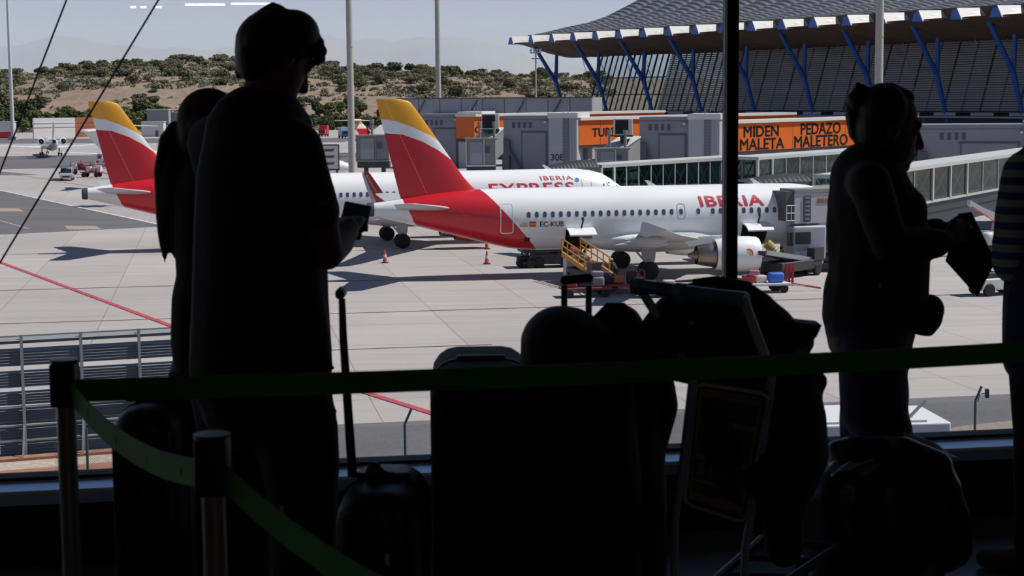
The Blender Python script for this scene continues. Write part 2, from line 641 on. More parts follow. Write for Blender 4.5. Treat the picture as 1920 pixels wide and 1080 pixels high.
def leaf_clump(seed, n, rx, rz, size, z0):
    """crown of many small leaf sprays"""
    rd = random.Random(seed)
    mb = MB()
    lobes = [(rd.uniform(-0.55, 0.55) * rx, rd.uniform(-0.55, 0.55) * rx, rd.uniform(0.3, 0.75) * rz, rd.uniform(0.35, 0.6)) for _ in range(7)]
    for _ in range(n):
        lx, ly, lz, lr = rd.choice(lobes)
        a, b = rd.uniform(0, 2 * pi), rd.uniform(-1, 1)
        r = lr * rd.uniform(0.75, 1.08)
        c = V((lx + rx * r * cos(a) * sqrt(1 - b * b), ly + rx * r * sin(a) * sqrt(1 - b * b), z0 + lz + rz * 0.55 * r * b))
        if c.z < z0 * 0.6:
            c.z = z0 * 0.6 + rd.uniform(0, 0.2)
        R = Euler((rd.uniform(-1, 1), rd.uniform(-1, 1), rd.uniform(0, 6.3))).to_matrix()
        s = size * rd.uniform(0.6, 1.3)
        mb.add([c + R @ V(q) * s for q in ((-1, -0.6, 0), (1, -0.5, 0.1), (0.9, 0.6, -0.1), (-0.8, 0.7, 0.15), (0, 0, 0.55))],
               [(0, 1, 4), (1, 2, 4), (2, 3, 4), (3, 0, 4), (0, 3, 2, 1)])
    return mb
def tree_stock(nm, k, seed, rx, rz, z0, n, size, m, label, cat, group):
    t = thing(nm, label, cat, group=group)
    if z0 > 0.3:
        tr = MB().tube([(0, 0, -0.4), (0.1, 0, z0), (0.0, 0.1, z0 + rz * 0.5)], [0.22, 0.15, 0.06], 7)
        rd = random.Random(seed)
        for _ in range(4):
            a = rd.uniform(0, 6.3)
            tr.tube([(0.05, 0, z0 * 0.8), (cos(a) * rx * 0.5, sin(a) * rx * 0.5, z0 + rz * 0.5)], [0.09, 0.03], 5)
        tr.build('trunk', BARK, t)
    else:
        st = MB()
        rd = random.Random(seed)
        for _ in range(5):
            a = rd.uniform(0, 6.3)
            st.tube([(0, 0, -0.5), (cos(a) * rx * 0.4, sin(a) * rx * 0.4, rz * 0.5)], [0.07, 0.02], 5)
        st.build('stem', BARK, t)
    leaf_clump(seed, n, rx, rz, size, z0).build('foliage', m, t)
    return t
SH_G = 'scrub bushes on the dry hillside'
TR_G = 'trees along the foot of the hill'
L_S = ['dusty green scrub bush on the dry brown hillside', 'greyish round scrub bush on the dry brown hillside']
L_T = ['dark green bushy tree at the foot of the hill behind the apron', 'yellowish green tree at the foot of the hill behind the apron', 'dark green tree standing on the hill crest against the hazy sky']
STOCK_S = [tree_stock('scrub_bush', i, 20 + i, (2.6, 3.0, 2.2, 2.7)[i], (2.6, 2.1, 2.9, 2.3)[i], 0.0, 420, 0.32, LEAF[i % 2], L_S[i % 2], 'bush', SH_G + (', grey' if i % 2 else ', green')) for i in range(4)]
STOCK_T = [tree_stock('broadleaf_tree', i, 50 + i, (3.0, 3.3, 2.6, 3.0)[i], (5.2, 4.4, 5.6, 4.8)[i], 1.1, 420, 0.50, LEAF[2 + i % 2], L_T[i % 2], 'tree', TR_G + (', yellowish' if i % 2 else ', dark')) for i in range(4)]
used = set()
def plant(stock, i, x, y, s, rd, label=None, group=None):
    o = stock[i]
    z = hill_z(x, y)
    if o.name in used:
        c = copy_thing(o, (x, y, z - 0.05), rd.uniform(0, 6.3), label, group, s)
    else:
        used.add(o.name)
        o.location = (x, y, z - 0.05)
        o.scale = (s, s, s)
        if label:
            o['label'] = label
        if group:
            o['group'] = group
        c = o
    return c
rd = random.Random(11)
# bushes in bands so that strips of bare soil show between them
cnt = 0
while cnt < 285:
    px = rd.uniform(-30, 1130)
    y = rd.choice((rd.uniform(890, 935), rd.uniform(870, 930), rd.uniform(810, 870), rd.uniform(800, 850), rd.uniform(745, 785), rd.uniform(690, 740)))
    x = (px - 960) / F * y
    if wob(x * 2.2, y * 0.6) < -0.55 and y < 880:
        continue
    cnt += 1
    plant(STOCK_S, rd.randrange(4), x, y, rd.uniform(0.9, 1.6) * (1.15 if y > 870 else 1.05), rd)
for px in [rd.uniform(-30, 160) for _ in range(38)] + [rd.uniform(160, 460) for _ in range(52)] + [rd.uniform(560, 740) for _ in range(34)] + [rd.uniform(-30, 1090) for _ in range(20)]:
    y = rd.uniform(626, 690)
    i = rd.randrange(4)
    plant(STOCK_T, i, (px - 960) / F * y, y, rd.uniform(0.75, 1.35) * (0.8 if px > 560 else 1), rd)
for px in (727, 738, 752, 770, 776, 832, 868, 880, 1022, 1028):
    y = 905
    plant(STOCK_T, 0 if px % 2 else 2, (px - 960) / F * y, y, rd.uniform(0.5, 0.85), rd, L_T[2], 'dark trees on the hill crest')
# the rest of the scrub and dry grass cover as one object
g = MB()
for _ in range(5200):
    px = rd.uniform(-40, 1150)
    y = rd.uniform(632, 945)
    x = (px - 960) / F * y
    if wob(x * 1.7 + 3, y * 0.9) < -0.1 and rd.random() < 0.6:
        continue
    if 682 < y < 742 and rd.random() < 0.86:
        continue
    if 785 < y < 803 and rd.random() < 0.7:
        continue
    z = hill_z(x, y)
    s = rd.uniform(0.5, 1.7)
    for _ in range(13):
        c = V((x + rd.uniform(-1.3, 1.3) * s, y + rd.uniform(-1.3, 1.3) * s, z + rd.uniform(0.0, 0.8) * s))
        R = Euler((rd.uniform(-1, 1), rd.uniform(-1, 1), rd.uniform(0, 6.3))).to_matrix()
        q = min(.8, s * rd.uniform(0.28, 0.6))
        g.add([c + R @ V(w) * q for w in ((-1, -0.6, 0), (1, -0.5, 0.1), (0.9, 0.6, -0.1), (-0.8, 0.7, 0.15), (0, 0, 0.55))],
              [(0, 1, 4), (1, 2, 4), (2, 3, 4), (3, 0, 4), (0, 3, 2, 1)])
tag(g.build('undergrowth', LEAF[1]), 'low dusty undergrowth scattered over the dry hillside', 'undergrowth', kind='stuff')
# ------------------------------------------------------------------ airliners
WHITE = mat('aircraft_white', (0.80, 0.80, 0.80), 0.35, var=0.03, vscale=0.6, coat=0.2)
GREYW = mat('wing_grey', (0.44, 0.45, 0.46), 0.45, var=0.06, vscale=0.7)
LIVRED = (0.55, 0.012, 0.022)
RED = mat('livery_red', LIVRED, 0.35, coat=0.2)
LETTER_RED = mat('lettering_red', (0.58, 0.03, 0.06), 0.4)
YEL = mat('livery_yellow', (0.75, 0.33, 0.02), 0.4)
DARKW = mat('cabin_window_glass', (0.06, 0.08, 0.12), 0.3)
TYRE = mat('tyre_rubber', (0.018, 0.018, 0.02), 0.85)
STEEL = mat('gear_steel', (0.32, 0.33, 0.34), 0.45, 0.5)
HUB = mat('wheel_hub', (0.20, 0.20, 0.21), 0.5, 0.4)
EXH = mat('exhaust_metal', (0.30, 0.25, 0.21), 0.35, 0.9, var=0.2, vscale=3)
BLACK = mat('matt_black', (0.012, 0.012, 0.013), 0.7)
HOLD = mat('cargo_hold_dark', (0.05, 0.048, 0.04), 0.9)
BLUE = mat('emblem_blue', (0.05, 0.16, 0.42), 0.4)
GOLD = mat('emblem_gold', (0.62, 0.36, 0.10), 0.5)
APU = mat('tail_exhaust_grey', (0.07, 0.072, 0.08), 0.5, 0.3)

NOSE_T = [(0.0, 3.12, 2.98, .06), (0.12, 3.42, 2.66, .40), (0.5, 3.80, 2.36, .78), (1.0, 4.15, 2.16, 1.08), (1.6, 4.55, 2.02, 1.34), (2.3, 5.05, 1.90, 1.56), (3.0, 5.45, 1.82, 1.73), (4.0, 5.72, 1.76, 1.87), (5.2, 5.85, 1.73, 1.95), (6.5, 5.87, 1.73, 1.975)]
TAIL_T = [(11.2, 5.87, 1.73, 1.975), (10.2, 5.87, 1.78, 1.97), (9.2, 5.865, 1.90, 1.92), (8.0, 5.85, 2.18, 1.83), (6.5, 5.80, 2.58, 1.66), (5.0, 5.70, 2.98, 1.42), (3.5, 5.52, 3.38, 1.12), (2.2, 5.32, 3.72, .84), (1.0, 5.15, 4.02, .58), (0.3, 5.06, 4.18, .44)]
def interp(tab, x, k):
    tab = sorted(tab)
    if x <= tab[0][0]:
        return tab[0][k]
    for a, b in zip(tab[:-1], tab[1:]):
        if x <= b[0]:
            return a[k] + (b[k] - a[k]) * (x - a[0]) / (b[0] - a[0])
    return tab[-1][k]
class Body:
    def __init__(s, L):
        s.L = L
        s.tab = [(a, b, c, d) for a, b, c, d in NOSE_T] + [(L - u, b, c, d) for u, b, c, d in TAIL_T]
    def sec(s, x):
        return interp(s.tab, x, 1), interp(s.tab, x, 2), interp(s.tab, x, 3)
    def pt(s, x, a, off=0.0, side=1):
        """a: angle above the horizontal at the near side"""
        t, b, w = s.sec(x)
        return V((x, side * (w + off) * cos(a), (t + b) / 2 + ((t - b) / 2 + off) * sin(a)))
    def ang(s, x, z):
        t, b, w = s.sec(x)
        return math.asin(max(-1, min(1, (z - (t + b) / 2) / ((t - b) / 2))))

def livery_fuselage(nm, L):
    t = NT(nm, rough=0.35, spec=0.5)
    t.b.inputs['Coat Weight'].default_value = 0.2
    x = t.xyz()
    s, z = x[0], x[2]
    u = t.math('SUBTRACT', L, s)
    # front edge of the red field (u as a function of z)
    uf = t.curve(z, [(1.5, 11.25), (1.69, 11.05), (5.08, 8.05), (5.6, 7.55), (5.9, 7.2)], 1.5, 6.0, 12)
    ur = t.curve(z, [(1.5, 9.8), (1.8, 9.3), (2.2, 6.7), (2.58, 4.85), (3.2, 3.35), (3.8, 2.85), (4.44, 2.55), (5.15, 2.2), (5.9, 2.05)], 1.5, 6.0, 12)
    red = t.math('MULTIPLY', t.math('LESS_THAN', u, uf), t.math('GREATER_THAN', u, ur))
    n = t.noise(0.7, t.mapv(scale=(0.3, 1, 1)), 5)
    w = t.mix(t.rng(n, 0.4, 0.75), (0.82, 0.82, 0.82), (0.74, 0.745, 0.75))
    return t.color(t.mix(red, w, LIVRED))
def livery_fin(nm, L):
    t = NT(nm, rough=0.4, spec=0.5)
    t.b.inputs['Coat Weight'].default_value = 0.15
    x = t.xyz()
    u, z = t.math('SUBTRACT', L, x[0]), x[2]
    zy = t.curve(u, [(0, 10.55), (0.84, 10.49), (1.84, 10.35), (2.94, 9.94), (4.04, 9.41), (4.64, 9.0), (8.2, 6.2)], 0, 8.2, 12)
    zr = t.curve(u, [(0, 9.62), (1.04, 9.57), (2.24, 9.48), (3.54, 9.0), (4.54, 8.44), (5.54, 7.72), (6.44, 6.75), (7.2, 5.65), (8.2, 4.0)], 0, 8.2, 12)
    yel = t.math('GREATER_THAN', z, zy)
    red = t.math('LESS_THAN', z, zr)
    c = t.mix(yel, (0.80, 0.80, 0.80), (0.80, 0.36, 0.02))
    c = t.mix(red, c, LIVRED)
    # hinge line of the rudder
    ul = t.math('ADD', 1.14, t.math('MULTIPLY', t.math('SUBTRACT', 11.6, z), 0.44))
    ln = t.math('LESS_THAN', t.math('ABSOLUTE', t.math('SUBTRACT', u, ul)), 0.018)
    c = t.mix(t.math('MULTIPLY', ln, 0.35), c, (0.85, 0.80, 0.75))
    return t.color(c)

def foil(le, chord, z, thick, y):
    """closed aerofoil section in the x-z plane at span y"""
    prof = [(0, 0), (.02, .32), (.08, .62), (.2, .92), (.38, 1.0), (.6, .8), (.8, .45), (1, .04), (1, -.04), (.8, -.22), (.6, -.42), (.38, -.62), (.2, -.6), (.08, -.42), (.02, -.24)]
    return [V((le + a * chord, y, z + b * thick * chord * 0.55)) for a, b in prof]
def fin_section(le, te, z, tr):
    c = te - le
    prof = [(0, 0), (.03, .3), (.12, .7), (.3, 1), (.55, .8), (.8, .4), (1, .03)]
    return [V((le + a * c, b * tr * c / 2, z)) for a, b in prof] + [V((le + a * c, -b * tr * c / 2, z)) for a, b in prof[:0:-1]]
FIN_T = [(4.9, 7.6, 2.2), (5.5, 7.42, 2.03), (5.75, 7.12, 1.97), (6.07, 6.75, 1.89), (6.67, 6.22, 1.74), (9.07, 4.58, 1.2), (11.2, 3.1, .70), (11.55, 2.8, .62), (11.70, 2.45, .59), (11.76, 2.1, .58)]

def outline(body, s0, s1, z0, z1, w, off=0.012, n=6, side=1):
    """frame strip lying on the skin round a door"""
    mb = MB()
    r = 0.16
    path = []
    for cx, cz, a0 in ((s1 - r, z1 - r, 0), (s0 + r, z1 - r, 90), (s0 + r, z0 + r, 180), (s1 - r, z0 + r, 270)):
        for k in range(5):
            a = radians(a0 + 22.5 * k)
            path.append((cx + r * cos(a), cz + r * sin(a), cos(a), sin(a)))
    m = len(path)
    # extra points along the long sides so the strip follows the curved skin
    dense = []
    for i in range(m):
        a, b = path[i], path[(i + 1) % m]
        k = max(1, int(math.hypot(b[0] - a[0], b[1] - a[1]) / 0.2))
        for q in range(k):
            f = q / k
            dense.append(tuple(a[j] + (b[j] - a[j]) * f for j in range(4)))
    ins, outs = [], []
    for x, z, nx_, nz_ in dense:
        for lst, q in ((ins, -w / 2), (outs, w / 2)):
            zz = z + nz_ * q
            lst.append(body.pt(x + nx_ * q, body.ang(x, zz), off, side))
    k = len(dense)
    mb.add(ins + outs, [(i, (i + 1) % k, k + (i + 1) % k, k + i) for i in range(k)])
    return mb
def patch(body, poly, off=0.015, side=1, rows=1):
    """polygon (s, z) lying on the skin"""
    return MB().add([body.pt(x, body.ang(x, z), off, side) for x, z in poly], [tuple(range(len(poly)))])
def skin_text(body, txt, size, s_mid, z_base, **kw):
    vs, fs = text_mesh(txt, size, **kw)
    mb = MB()
    a0 = body.ang(s_mid, z_base)
    mb.add([body.pt(s_mid - q.x, a0 + q.y / 2.02, 0.014 + q.z * .4) for q in vs], fs)
    return mb
def wheel_pair(mb_t, mb_h, c, r, w, gap):
    for q in (-1, 1):
        y = c[1] + q * gap
        mb_t.lathe([(r * .55, -w / 2), (r * .9, -w / 2), (r, -w * .25), (r, w * .25), (r * .9, w / 2), (r * .55, w / 2)], (c[0], y, c[2]), 24, 'Y')
        mb_h.lathe([(0.02, -w * .42), (r * .35, -w * .46), (r * .58, -w * .3), (r * .58, w * .3), (r * .35, w * .46), (0.02, w * .42)], (c[0], y, c[2]), 16, 'Y')
def rot_x(m, ang, c):
    R = Mx.Rotation(ang, 3, 'X')
    c = V(c)
    m.v = [c + R @ (q - c) for q in m.v]

def airliner(nm, label, pos, rz, L, dw, tip, engine_m, wins, exits, cargo=(), doors=True):
    """nose at local x=0, tail along +x, +y is the side seen in the photo; dw shifts wing and gear aft"""
    B = Body(L)
    t = thing(nm, label, 'airplane', pos, rz)
    # fuselage skin with the open cargo doors left out
    NA = 48
    xs = sorted(set([q[0] for q in B.tab] + [L - 11.2 - k for k in range(1, int(L - 19))] + [x for c in cargo for x in (c[0], c[1])]))
    mb = MB()
    aa = [2 * pi * k / NA for k in range(NA)]
    for x in xs:
        for a in aa:
            mb.v.append(B.pt(x, a))
    for i in range(len(xs) - 1):
        for k in range(NA):
            zc = (B.pt(xs[i], aa[k]).z + B.pt(xs[i + 1], aa[(k + 1) % NA]).z) / 2
            yc = B.pt(xs[i], aa[k]).y
            if any(c[0] - .01 <= xs[i] and xs[i + 1] <= c[1] + .01 and c[2] < zc < c[3] for c in cargo) and yc > 0:
                continue
            a = i * NA + k
            b = i * NA + (k + 1) % NA
            mb.f.append((a, b, b + NA, a + NA))
    mb.f.append(tuple(range(NA)))
    mb.f.append(tuple((len(xs) - 1) * NA + k for k in range(NA - 1, -1, -1)))
    fus = mb.build('fuselage', livery_fuselage(nm + '_fuselage_paint', L), t, smooth=50)
    for c in cargo:
        s0, s1, z0, z1 = c
        y0 = 1.0
        h = MB()
        p = [B.pt(s0, B.ang(s0, z), -0.01) for z in (z0 - .1, (z0 + z1) / 2, z1 + .1)]
        ring_o = [V((s0, q.y, q.z)) for q in p] + [V((s1, q.y, q.z)) for q in reversed(p)]
        ring_i = [V((s0, -0.6, q.z)) for q in p] + [V((s1, -0.6, q.z)) for q in reversed(p)]
        h.loft([ring_o, ring_i], cap=False)
        h.add(ring_i, [tuple(range(6))])
        h.build('cargo_hold', HOLD, t)
        # door leaf hinged along its upper edge and swung out
        d = MB()
        sgm = []
        hinge = B.pt(s0, B.ang(s0, z1), 0.02)
        for k in range(6):
            f = k / 5
            w = 1.45 * f
            sgm.append(V((0, hinge.y + w * cos(radians(8 + 20 * f)), hinge.z + 0.06 - w * .26 + 0.10 * sin(pi * f))))
        d.loft([[V((x, q.y, q.z + o)) for x in (s0, s1)] + [V((x, q.y, q.z + o - 0.09)) for x in (s1, s0)] for q in sgm for o in (0,)])
        d.build('cargo_door', WHITE, t)
        st = MB().bar(hinge + V((0.9, 0.55, 0.05)), hinge + V((0.75, 0.45, 0.55)), 0.08).bar(hinge + V((0.75, 0.45, 0.55)), hinge + V((0.78, 0.42, 0.75)), 0.13)
        st.build('door_latch_arm', BLACK, t)
    # belly fairing
    f = MB()
    rings = []
    for k in range(13):
        q = k / 12
        x = 9.6 + dw + 10.2 * q
        w = sin(pi * min(1, max(0, q))) ** 0.55
        rings.append([V((x, (1.2 + 1.15 * w) * cos(a), 2.45 + (0.3 + 0.75 * w) * sin(a) * (1.0 if sin(a) < 0 else 0.7))) for a in [2 * pi * j / 28 for j in range(28)]])
    f.loft(rings)
    f.build('belly_fairing', WHITE, t, smooth=60)
    # tail cone end
    MB().lathe([(0.30, -0.18), (0.44, -0.18), (0.46, 0.12), (0.42, 0.34), (0.30, 0.36)], (L - 0.2, 0, 4.62), 20, 'X').build('exhaust_ring', APU, t, smooth=40)
    # fin
    fb = MB()
    fb.loft([fin_section(L - a, L - b, z, 0.10) for z, a, b in FIN_T])
    fb.build('tail_fin', livery_fin(nm + '_fin_paint', L), t, smooth=50)
    # tailplanes
    for sd in (1, -1):
        h = MB()
        h.loft([foil(L - 5.5, 3.7, 4.62, .11, sd * 0.6), foil(L - 5.3, 3.55, 4.66, .11, sd * 1.0), foil(L - 3.9, 2.55, 4.98, .10, sd * 3.6), foil(L - 2.62, 1.62, 5.28, .09, sd * 6.0), foil(L - 2.3, 1.25, 5.31, .06, sd * 6.22)])
        h.build('tailplane', GREYW, t, smooth=50)
    # wings
    fs = .45 if tip == 'fence' else 0.0
    for sd in (1, -1):
        w = MB()
        rows = [(10.9, 6.2, 2.35, .13, 1.0), (11.3, 6.0, 2.42, .13, 1.9), (13.55, 3.9, 2.78, .115, 6.4), (16.0, 2.75, 3.42, .105, 11.2), (18.15 - fs * .7, 1.85, 4.02, .10, 15.6), (18.95 - fs, 1.45, 4.28, .09, 17.0)]
        w.loft([foil(a + dw, c, z, th, sd * y) for a, c, z, th, y in rows])
        wing = w.build('wing', GREYW, t, smooth=50)
        for yy, le, ln_, z in ((5.0, 15.2, 3.4, 2.25), (8.6, 15.9, 3.0, 2.72), (12.0, 17.0, 2.5, 3.2)):
            fm = MB()
            rings = []
            for k in range(9):
                q = k / 8
                r = 0.02 + 0.24 * sin(pi * q) ** 0.7
                rings.append([V((le + dw + ln_ * q, sd * yy + r * 0.7 * cos(a), z + 0.10 * q + r * 1.1 * sin(a))) for a in [2 * pi * j / 10 for j in range(10)]])
            fm.loft(rings)
            fm.build('flap_fairing', GREYW, t, smooth=60)
        tx, ty, tz = 18.95 - fs + dw, sd * 17.0, 4.28
        if tip == 'fence':
            MB().prism([V((tx - .1, ty, tz - .05)), V((tx + 1.25, ty, tz + .46)), V((tx + 1.42, ty, tz + .44)), V((tx + 1.5, ty, tz)), V((tx + 1.35, ty, tz - .38)), V((tx + 1.1, ty, tz - .42))], (0, sd * .05, 0)).build('wingtip_fence', GREYW, t)
        else:
            k = MB()
            rows = [(0, 0, 1.45, 0), (.25, .10, 1.35, .35), (.55, .5, 1.2, .62), (1.1, 1.3, .95, .80), (1.75, 2.25, .6, .98), (1.95, 2.45, .35, 1.02)]
            def shk(c0, c1):
                rr = []
                for dx, dz, c, dy in rows:
                    cc = [(c0, 0), ((c0 + c1) / 2, .05), (c1, 0), ((c0 + c1) / 2, -.05)]
                    rr.append([V((tx + dx + a * c, ty + sd * (dy + b), tz + dz)) for a, b in cc])
                return rr
            k.loft(shk(0.0, 0.72))
            o = k.build('sharklet', mat('sharklet_red', (0.33, 0.03, 0.035), 0.4) , t, smooth=40)
            MB().loft(shk(0.72, 1.0)).build('sharklet_edge', GREYW, t, smooth=40)
            if sd == 1:
                mb = MB()
                xd = (V((tx + 0.55 + .35, 0, tz + .5)) - V((tx + 1.75 + .2, 0, tz + 2.25))).normalized()
                flat_text(mb, 'iberiaexpress.com', 0.27, (tx + 1.30 + .30, ty + 0.86, tz + 1.30), xd, V((-xd.z, 0, xd.x)) * -1, depth=0.01)
                # lie against the leaning blade
                for q in mb.v:
                    q.y = ty + 0.07 + 0.62 + (q.z - tz - .55) * 0.215
                mb.build('lettering', WHITE, o)
        # engine
        ex, ey, ez = 9.35 + dw, sd * 5.75, 1.68
        n = MB().lathe([(.84, 1.2), (.86, .3), (.93, .04), (1.0, 0.0), (1.07, .10), (1.13, .6), (1.15, 1.3), (1.10, 2.1), (.98, 2.9), (.97, 2.92), (.70, 2.4)], (ex, ey, ez), 36, 'X')
        eng = n.build('engine_nacelle', engine_m, t, smooth=40)
        MB().lathe([(.02, 0.55), (.16, .75), (.3, 1.05), (.84, 1.06), (.84, 1.16)], (ex, ey, ez), 28, 'X').build('fan', BLACK, eng)
        MB().lathe([(.78, 2.3), (.80, 3.0), (.62, 4.05), (.58, 4.1), (.5, 3.5)], (ex, ey, ez - .02), 28, 'X').build('exhaust_nozzle', EXH, eng, smooth=40)
        MB().lathe([(.40, 3.5), (.36, 4.0), (.12, 4.6), (.02, 4.65)], (ex, ey, ez - .02), 16, 'X').build('exhaust_plug', EXH, eng, smooth=40)
        py = MB()
        py.loft([[V((ex + a, ey + b * .16, ez + c)) for a, b, c in q] for q in (((.7, -1, 1.05), (4.6, -1, .55), (4.6, 1, .55), (.7, 1, 1.05)), ((1.6, -1, 1.25), (5.2, -1, 1.15), (5.2, 1, 1.15), (1.6, 1, 1.25)))])
        py.build('pylon', WHITE, t)
        if sd == 1 and tip == 'fence':
            lg = MB()
            for k, (m_, r0) in enumerate(((YEL, .30), (LETTER_RED, .42))):
                q = MB()
                for j in range(8):
                    a0, a1 = radians(-60 + 15 * j), radians(-60 + 15 * (j + 1))
                    ww = .10 * sin(pi * (j + .02) / 8) + .01, .10 * sin(pi * (j + 1) / 8) + .01
                    pts = []
                    for a, d in ((a0, 0), (a1, 0), (a1, ww[1]), (a0, ww[0])):
                        r = r0 + d - .1
                        xx, zz = ex + 1.05 - r * sin(a + .9) * 1.0, r * cos(a + .9) + .05
                        pts.append(V((xx, ey + sqrt(max(.01, 1.16 ** 2 - zz * zz)), ez + zz)))
                    q.add(pts, [(0, 1, 2, 3)])
                q.build('emblem', m_, eng)
        # main gear
        tm, hb, st = MB(), MB(), MB()
        g = (16.1 + dw, sd * 3.8, 0.58)
        wheel_pair(tm, hb, g, 0.58, 0.40, 0.46)
        st.cyl((g[0], g[1], .5), (g[0], g[1] - sd * .1, 2.3), .13, .17, 12)
        st.bar((g[0], g[1] - .5, .58), (g[0], g[1] + .5, .58), .14)
        st.bar((g[0] + .1, g[1], 1.0), (g[0] + 1.1, g[1] - sd * .6, 2.3), .10)
        gear = st.build('main_gear_leg', STEEL, t)
        tm.build('tyre', TYRE, gear, smooth=40)
        hb.build('wheel_hub', HUB, gear, smooth=40)
        MB().prism([V((g[0] - .45, g[1] + sd * .32, 2.35)), V((g[0] + .55, g[1] + sd * .32, 2.35)), V((g[0] + .5, g[1] + sd * .24, 1.4)), V((g[0] + .15, g[1] + sd * .2, .95)), V((g[0] - .28, g[1] + sd * .2, .95)), V((g[0] - .4, g[1] + sd * .24, 1.4))], (0, sd * .05, 0)).build('gear_door', GREYW, gear)
    tm, hb, st = MB(), MB(), MB()
    wheel_pair(tm, hb, (5.07, 0, .38), .38, .22, .25)
    st.cyl((5.07, 0, .36), (4.9, 0, 1.9), .08, .11, 10)
    st.bar((5.07, -.25, .38), (5.07, .25, .38), .1)
    gear = st.build('nose_gear_leg', STEEL, t)
    tm.build('tyre', TYRE, gear, smooth=40)
    hb.build('wheel_hub', HUB, gear, smooth=40)
    # cockpit windows
    for sd in (1, -1):
        for poly in (((1.75, 4.35), (2.55, 4.30), (2.75, 4.75), (2.15, 4.83)), ((2.65, 4.28), (3.2, 4.26), (3.25, 4.62), (2.85, 4.72))):
            patch(B, poly, 0.015, sd).build('cockpit_window', DARKW, t)
    # cabin windows
    zw = 4.2
    wm = None
    for s in wins:
        if wm is None:
            mb = MB()
            ring = [(math.copysign(.125 * abs(cos(a)) ** .6, cos(a)), math.copysign(.19 * abs(sin(a)) ** .6, sin(a))) for a in [2 * pi * k / 16 for k in range(16)]]
            x0 = L / 2
            mb.loft([[B.pt(x0 + dx, B.ang(x0, zw + dz), o) - V((x0, 0, 0)) for dx, dz in ring] for o in (-.02, .012)])
            wm = mb.mesh('cabin_window', DARKW)
        link('cabin_window', wm, t, (s, 0, 0))
    for s0, s1, z0, z1, m_ in exits:
        outline(B, s0, s1, z0, z1, 0.035 if m_ is STEEL else 0.055).build('door_outline', m_, t)
    # aerials on the crown
    for s in (7.2, 14.5 + dw):
        MB().prism([V((s, -.02, 5.84)), V((s + .55, -.02, 5.84)), V((s + .85, -.02, 6.22)), V((s + .62, -.02, 6.22))], (0, .04, 0)).build('aerial', WHITE, t)
    return t, B

RZ = ALPHA + pi
# the nearer jet: nose gear to the right, tail over the apron
A_NOSE = V((24.06, 116.9, 0))
P0 = [16.1 - (px - 960) / 27.6 for px in ()]
wins_a = [23.62 - 0.533 * k for k in range(19)] + [13.38, 12.2] + [11.2 - 0.533 * k for k in range(9)]
exits_a = [(24.65, 25.45, 3.02, 4.95, WHITE), (13.12, 13.64, 3.72, 4.72, STEEL), (4.3, 5.1, 3.4, 5.2, STEEL)]
jet, JB = airliner('airliner', 'white jet with red EC-KUB tail and big red IBERIA lettering, cargo doors open', A_NOSE, RZ, 33.84, 0.0, 'fence', WHITE, wins_a, exits_a, cargo=((19.35, 21.15, 1.75, 3.25), (7.35, 9.15, 1.75, 3.3)))
skin_text(JB, 'IBERIA', 1.08, 9.86, 4.52, bold=0.035, depth=0.02, widen=1.36, shear=-0.12, space=1.08).build('lettering', LETTER_RED, jet)
skin_text(JB, 'EC-KUB', 0.46, 22.1, 3.42, bold=0.002, depth=0.02, widen=1.02).build('registration', BLACK, jet)
fl = MB()
for k, (z0, z1) in enumerate(((3.43, 3.52), (3.66, 3.75))):
    fl.merge(patch(JB, ((23.15, z0), (23.6, z0), (23.6, z1), (23.15, z1)), .02))
flag = fl.build('flag', mat('flag_red', (0.55, 0.02, 0.02), 0.5), jet)
patch(JB, ((23.15, 3.52), (23.6, 3.52), (23.6, 3.66), (23.15, 3.66)), .02).build('flag_band', YEL, flag)
cr = MB()
for dx in (-.2, -.1, 0, .1, .2):
    h_ = .30 - abs(dx) * .5
    cr.merge(patch(JB, ((23.95 + dx - .03, 3.45), (23.95 + dx + .03, 3.45), (23.95 + dx * 1.2 + .035, 3.45 + h_), (23.95 + dx * 1.2 - .035, 3.45 + h_)), .02))
cr.merge(patch(JB, ((23.70, 3.43), (24.2, 3.43), (24.2, 3.48), (23.7, 3.48)), .022))
cr.build('crown_emblem', GOLD, jet)
patch(JB, [(6.05 + .22 * cos(a), 4.72 + .2 * sin(a)) for a in [2 * pi * k / 18 for k in range(18)]], .02).build('round_emblem', BLUE, jet)
patch(JB, ((5.9, 4.70), (6.22, 4.66), (6.22, 4.70), (5.9, 4.75)), .026).build('emblem_stripe', WHITE, jet)
patch(JB, ((23.5, 2.42), (23.85, 2.42), (23.85, 2.70), (23.5, 2.70)), .02).build('outflow_valve', BLACK, jet)

# the jet behind it: its tail shows left of the standing man, its nose right of the red fin
E_L = 44.9
E_NOSE = V((10.4, 143.3, 0))
E_TAIL = P(165, 361, 133.0)
ERZ = atan2(E_TAIL.y - E_NOSE.y, E_TAIL.x - E_NOSE.x)
wins_e = [9.6 + 0.533 * k for k in range(46)]
jet2, EB = airliner('airliner', 'white jet with red engines and IBERIA EXPRESS lettering, parked behind the nearer red tail', E_NOSE, ERZ, E_L, 4.4, 'sharklet', mat('engine_red', (0.42, 0.03, 0.03), 0.4), wins_e,
                    [(4.3, 5.1, 3.4, 5.2, STEEL), (35.6, 36.4, 3.0, 4.95, WHITE)])
skin_text(EB, 'IBERIA', 0.60, 7.2, 5.02, bold=0.008, depth=0.02, widen=1.5, shear=-0.12, space=1.12).build('lettering', LETTER_RED, jet2)
skin_text(EB, 'EXPRESS', 1.30, 9.3, 3.95, bold=0.025, depth=0.02, widen=1.45, shear=-0.12, space=1.05).build('lettering', LETTER_RED, jet2)
patch(EB, [(5.5 + .2 * cos(a), 5.0 + .17 * sin(a)) for a in [2 * pi * k / 18 for k in range(18)]], .02).build('round_emblem', BLUE, jet2)

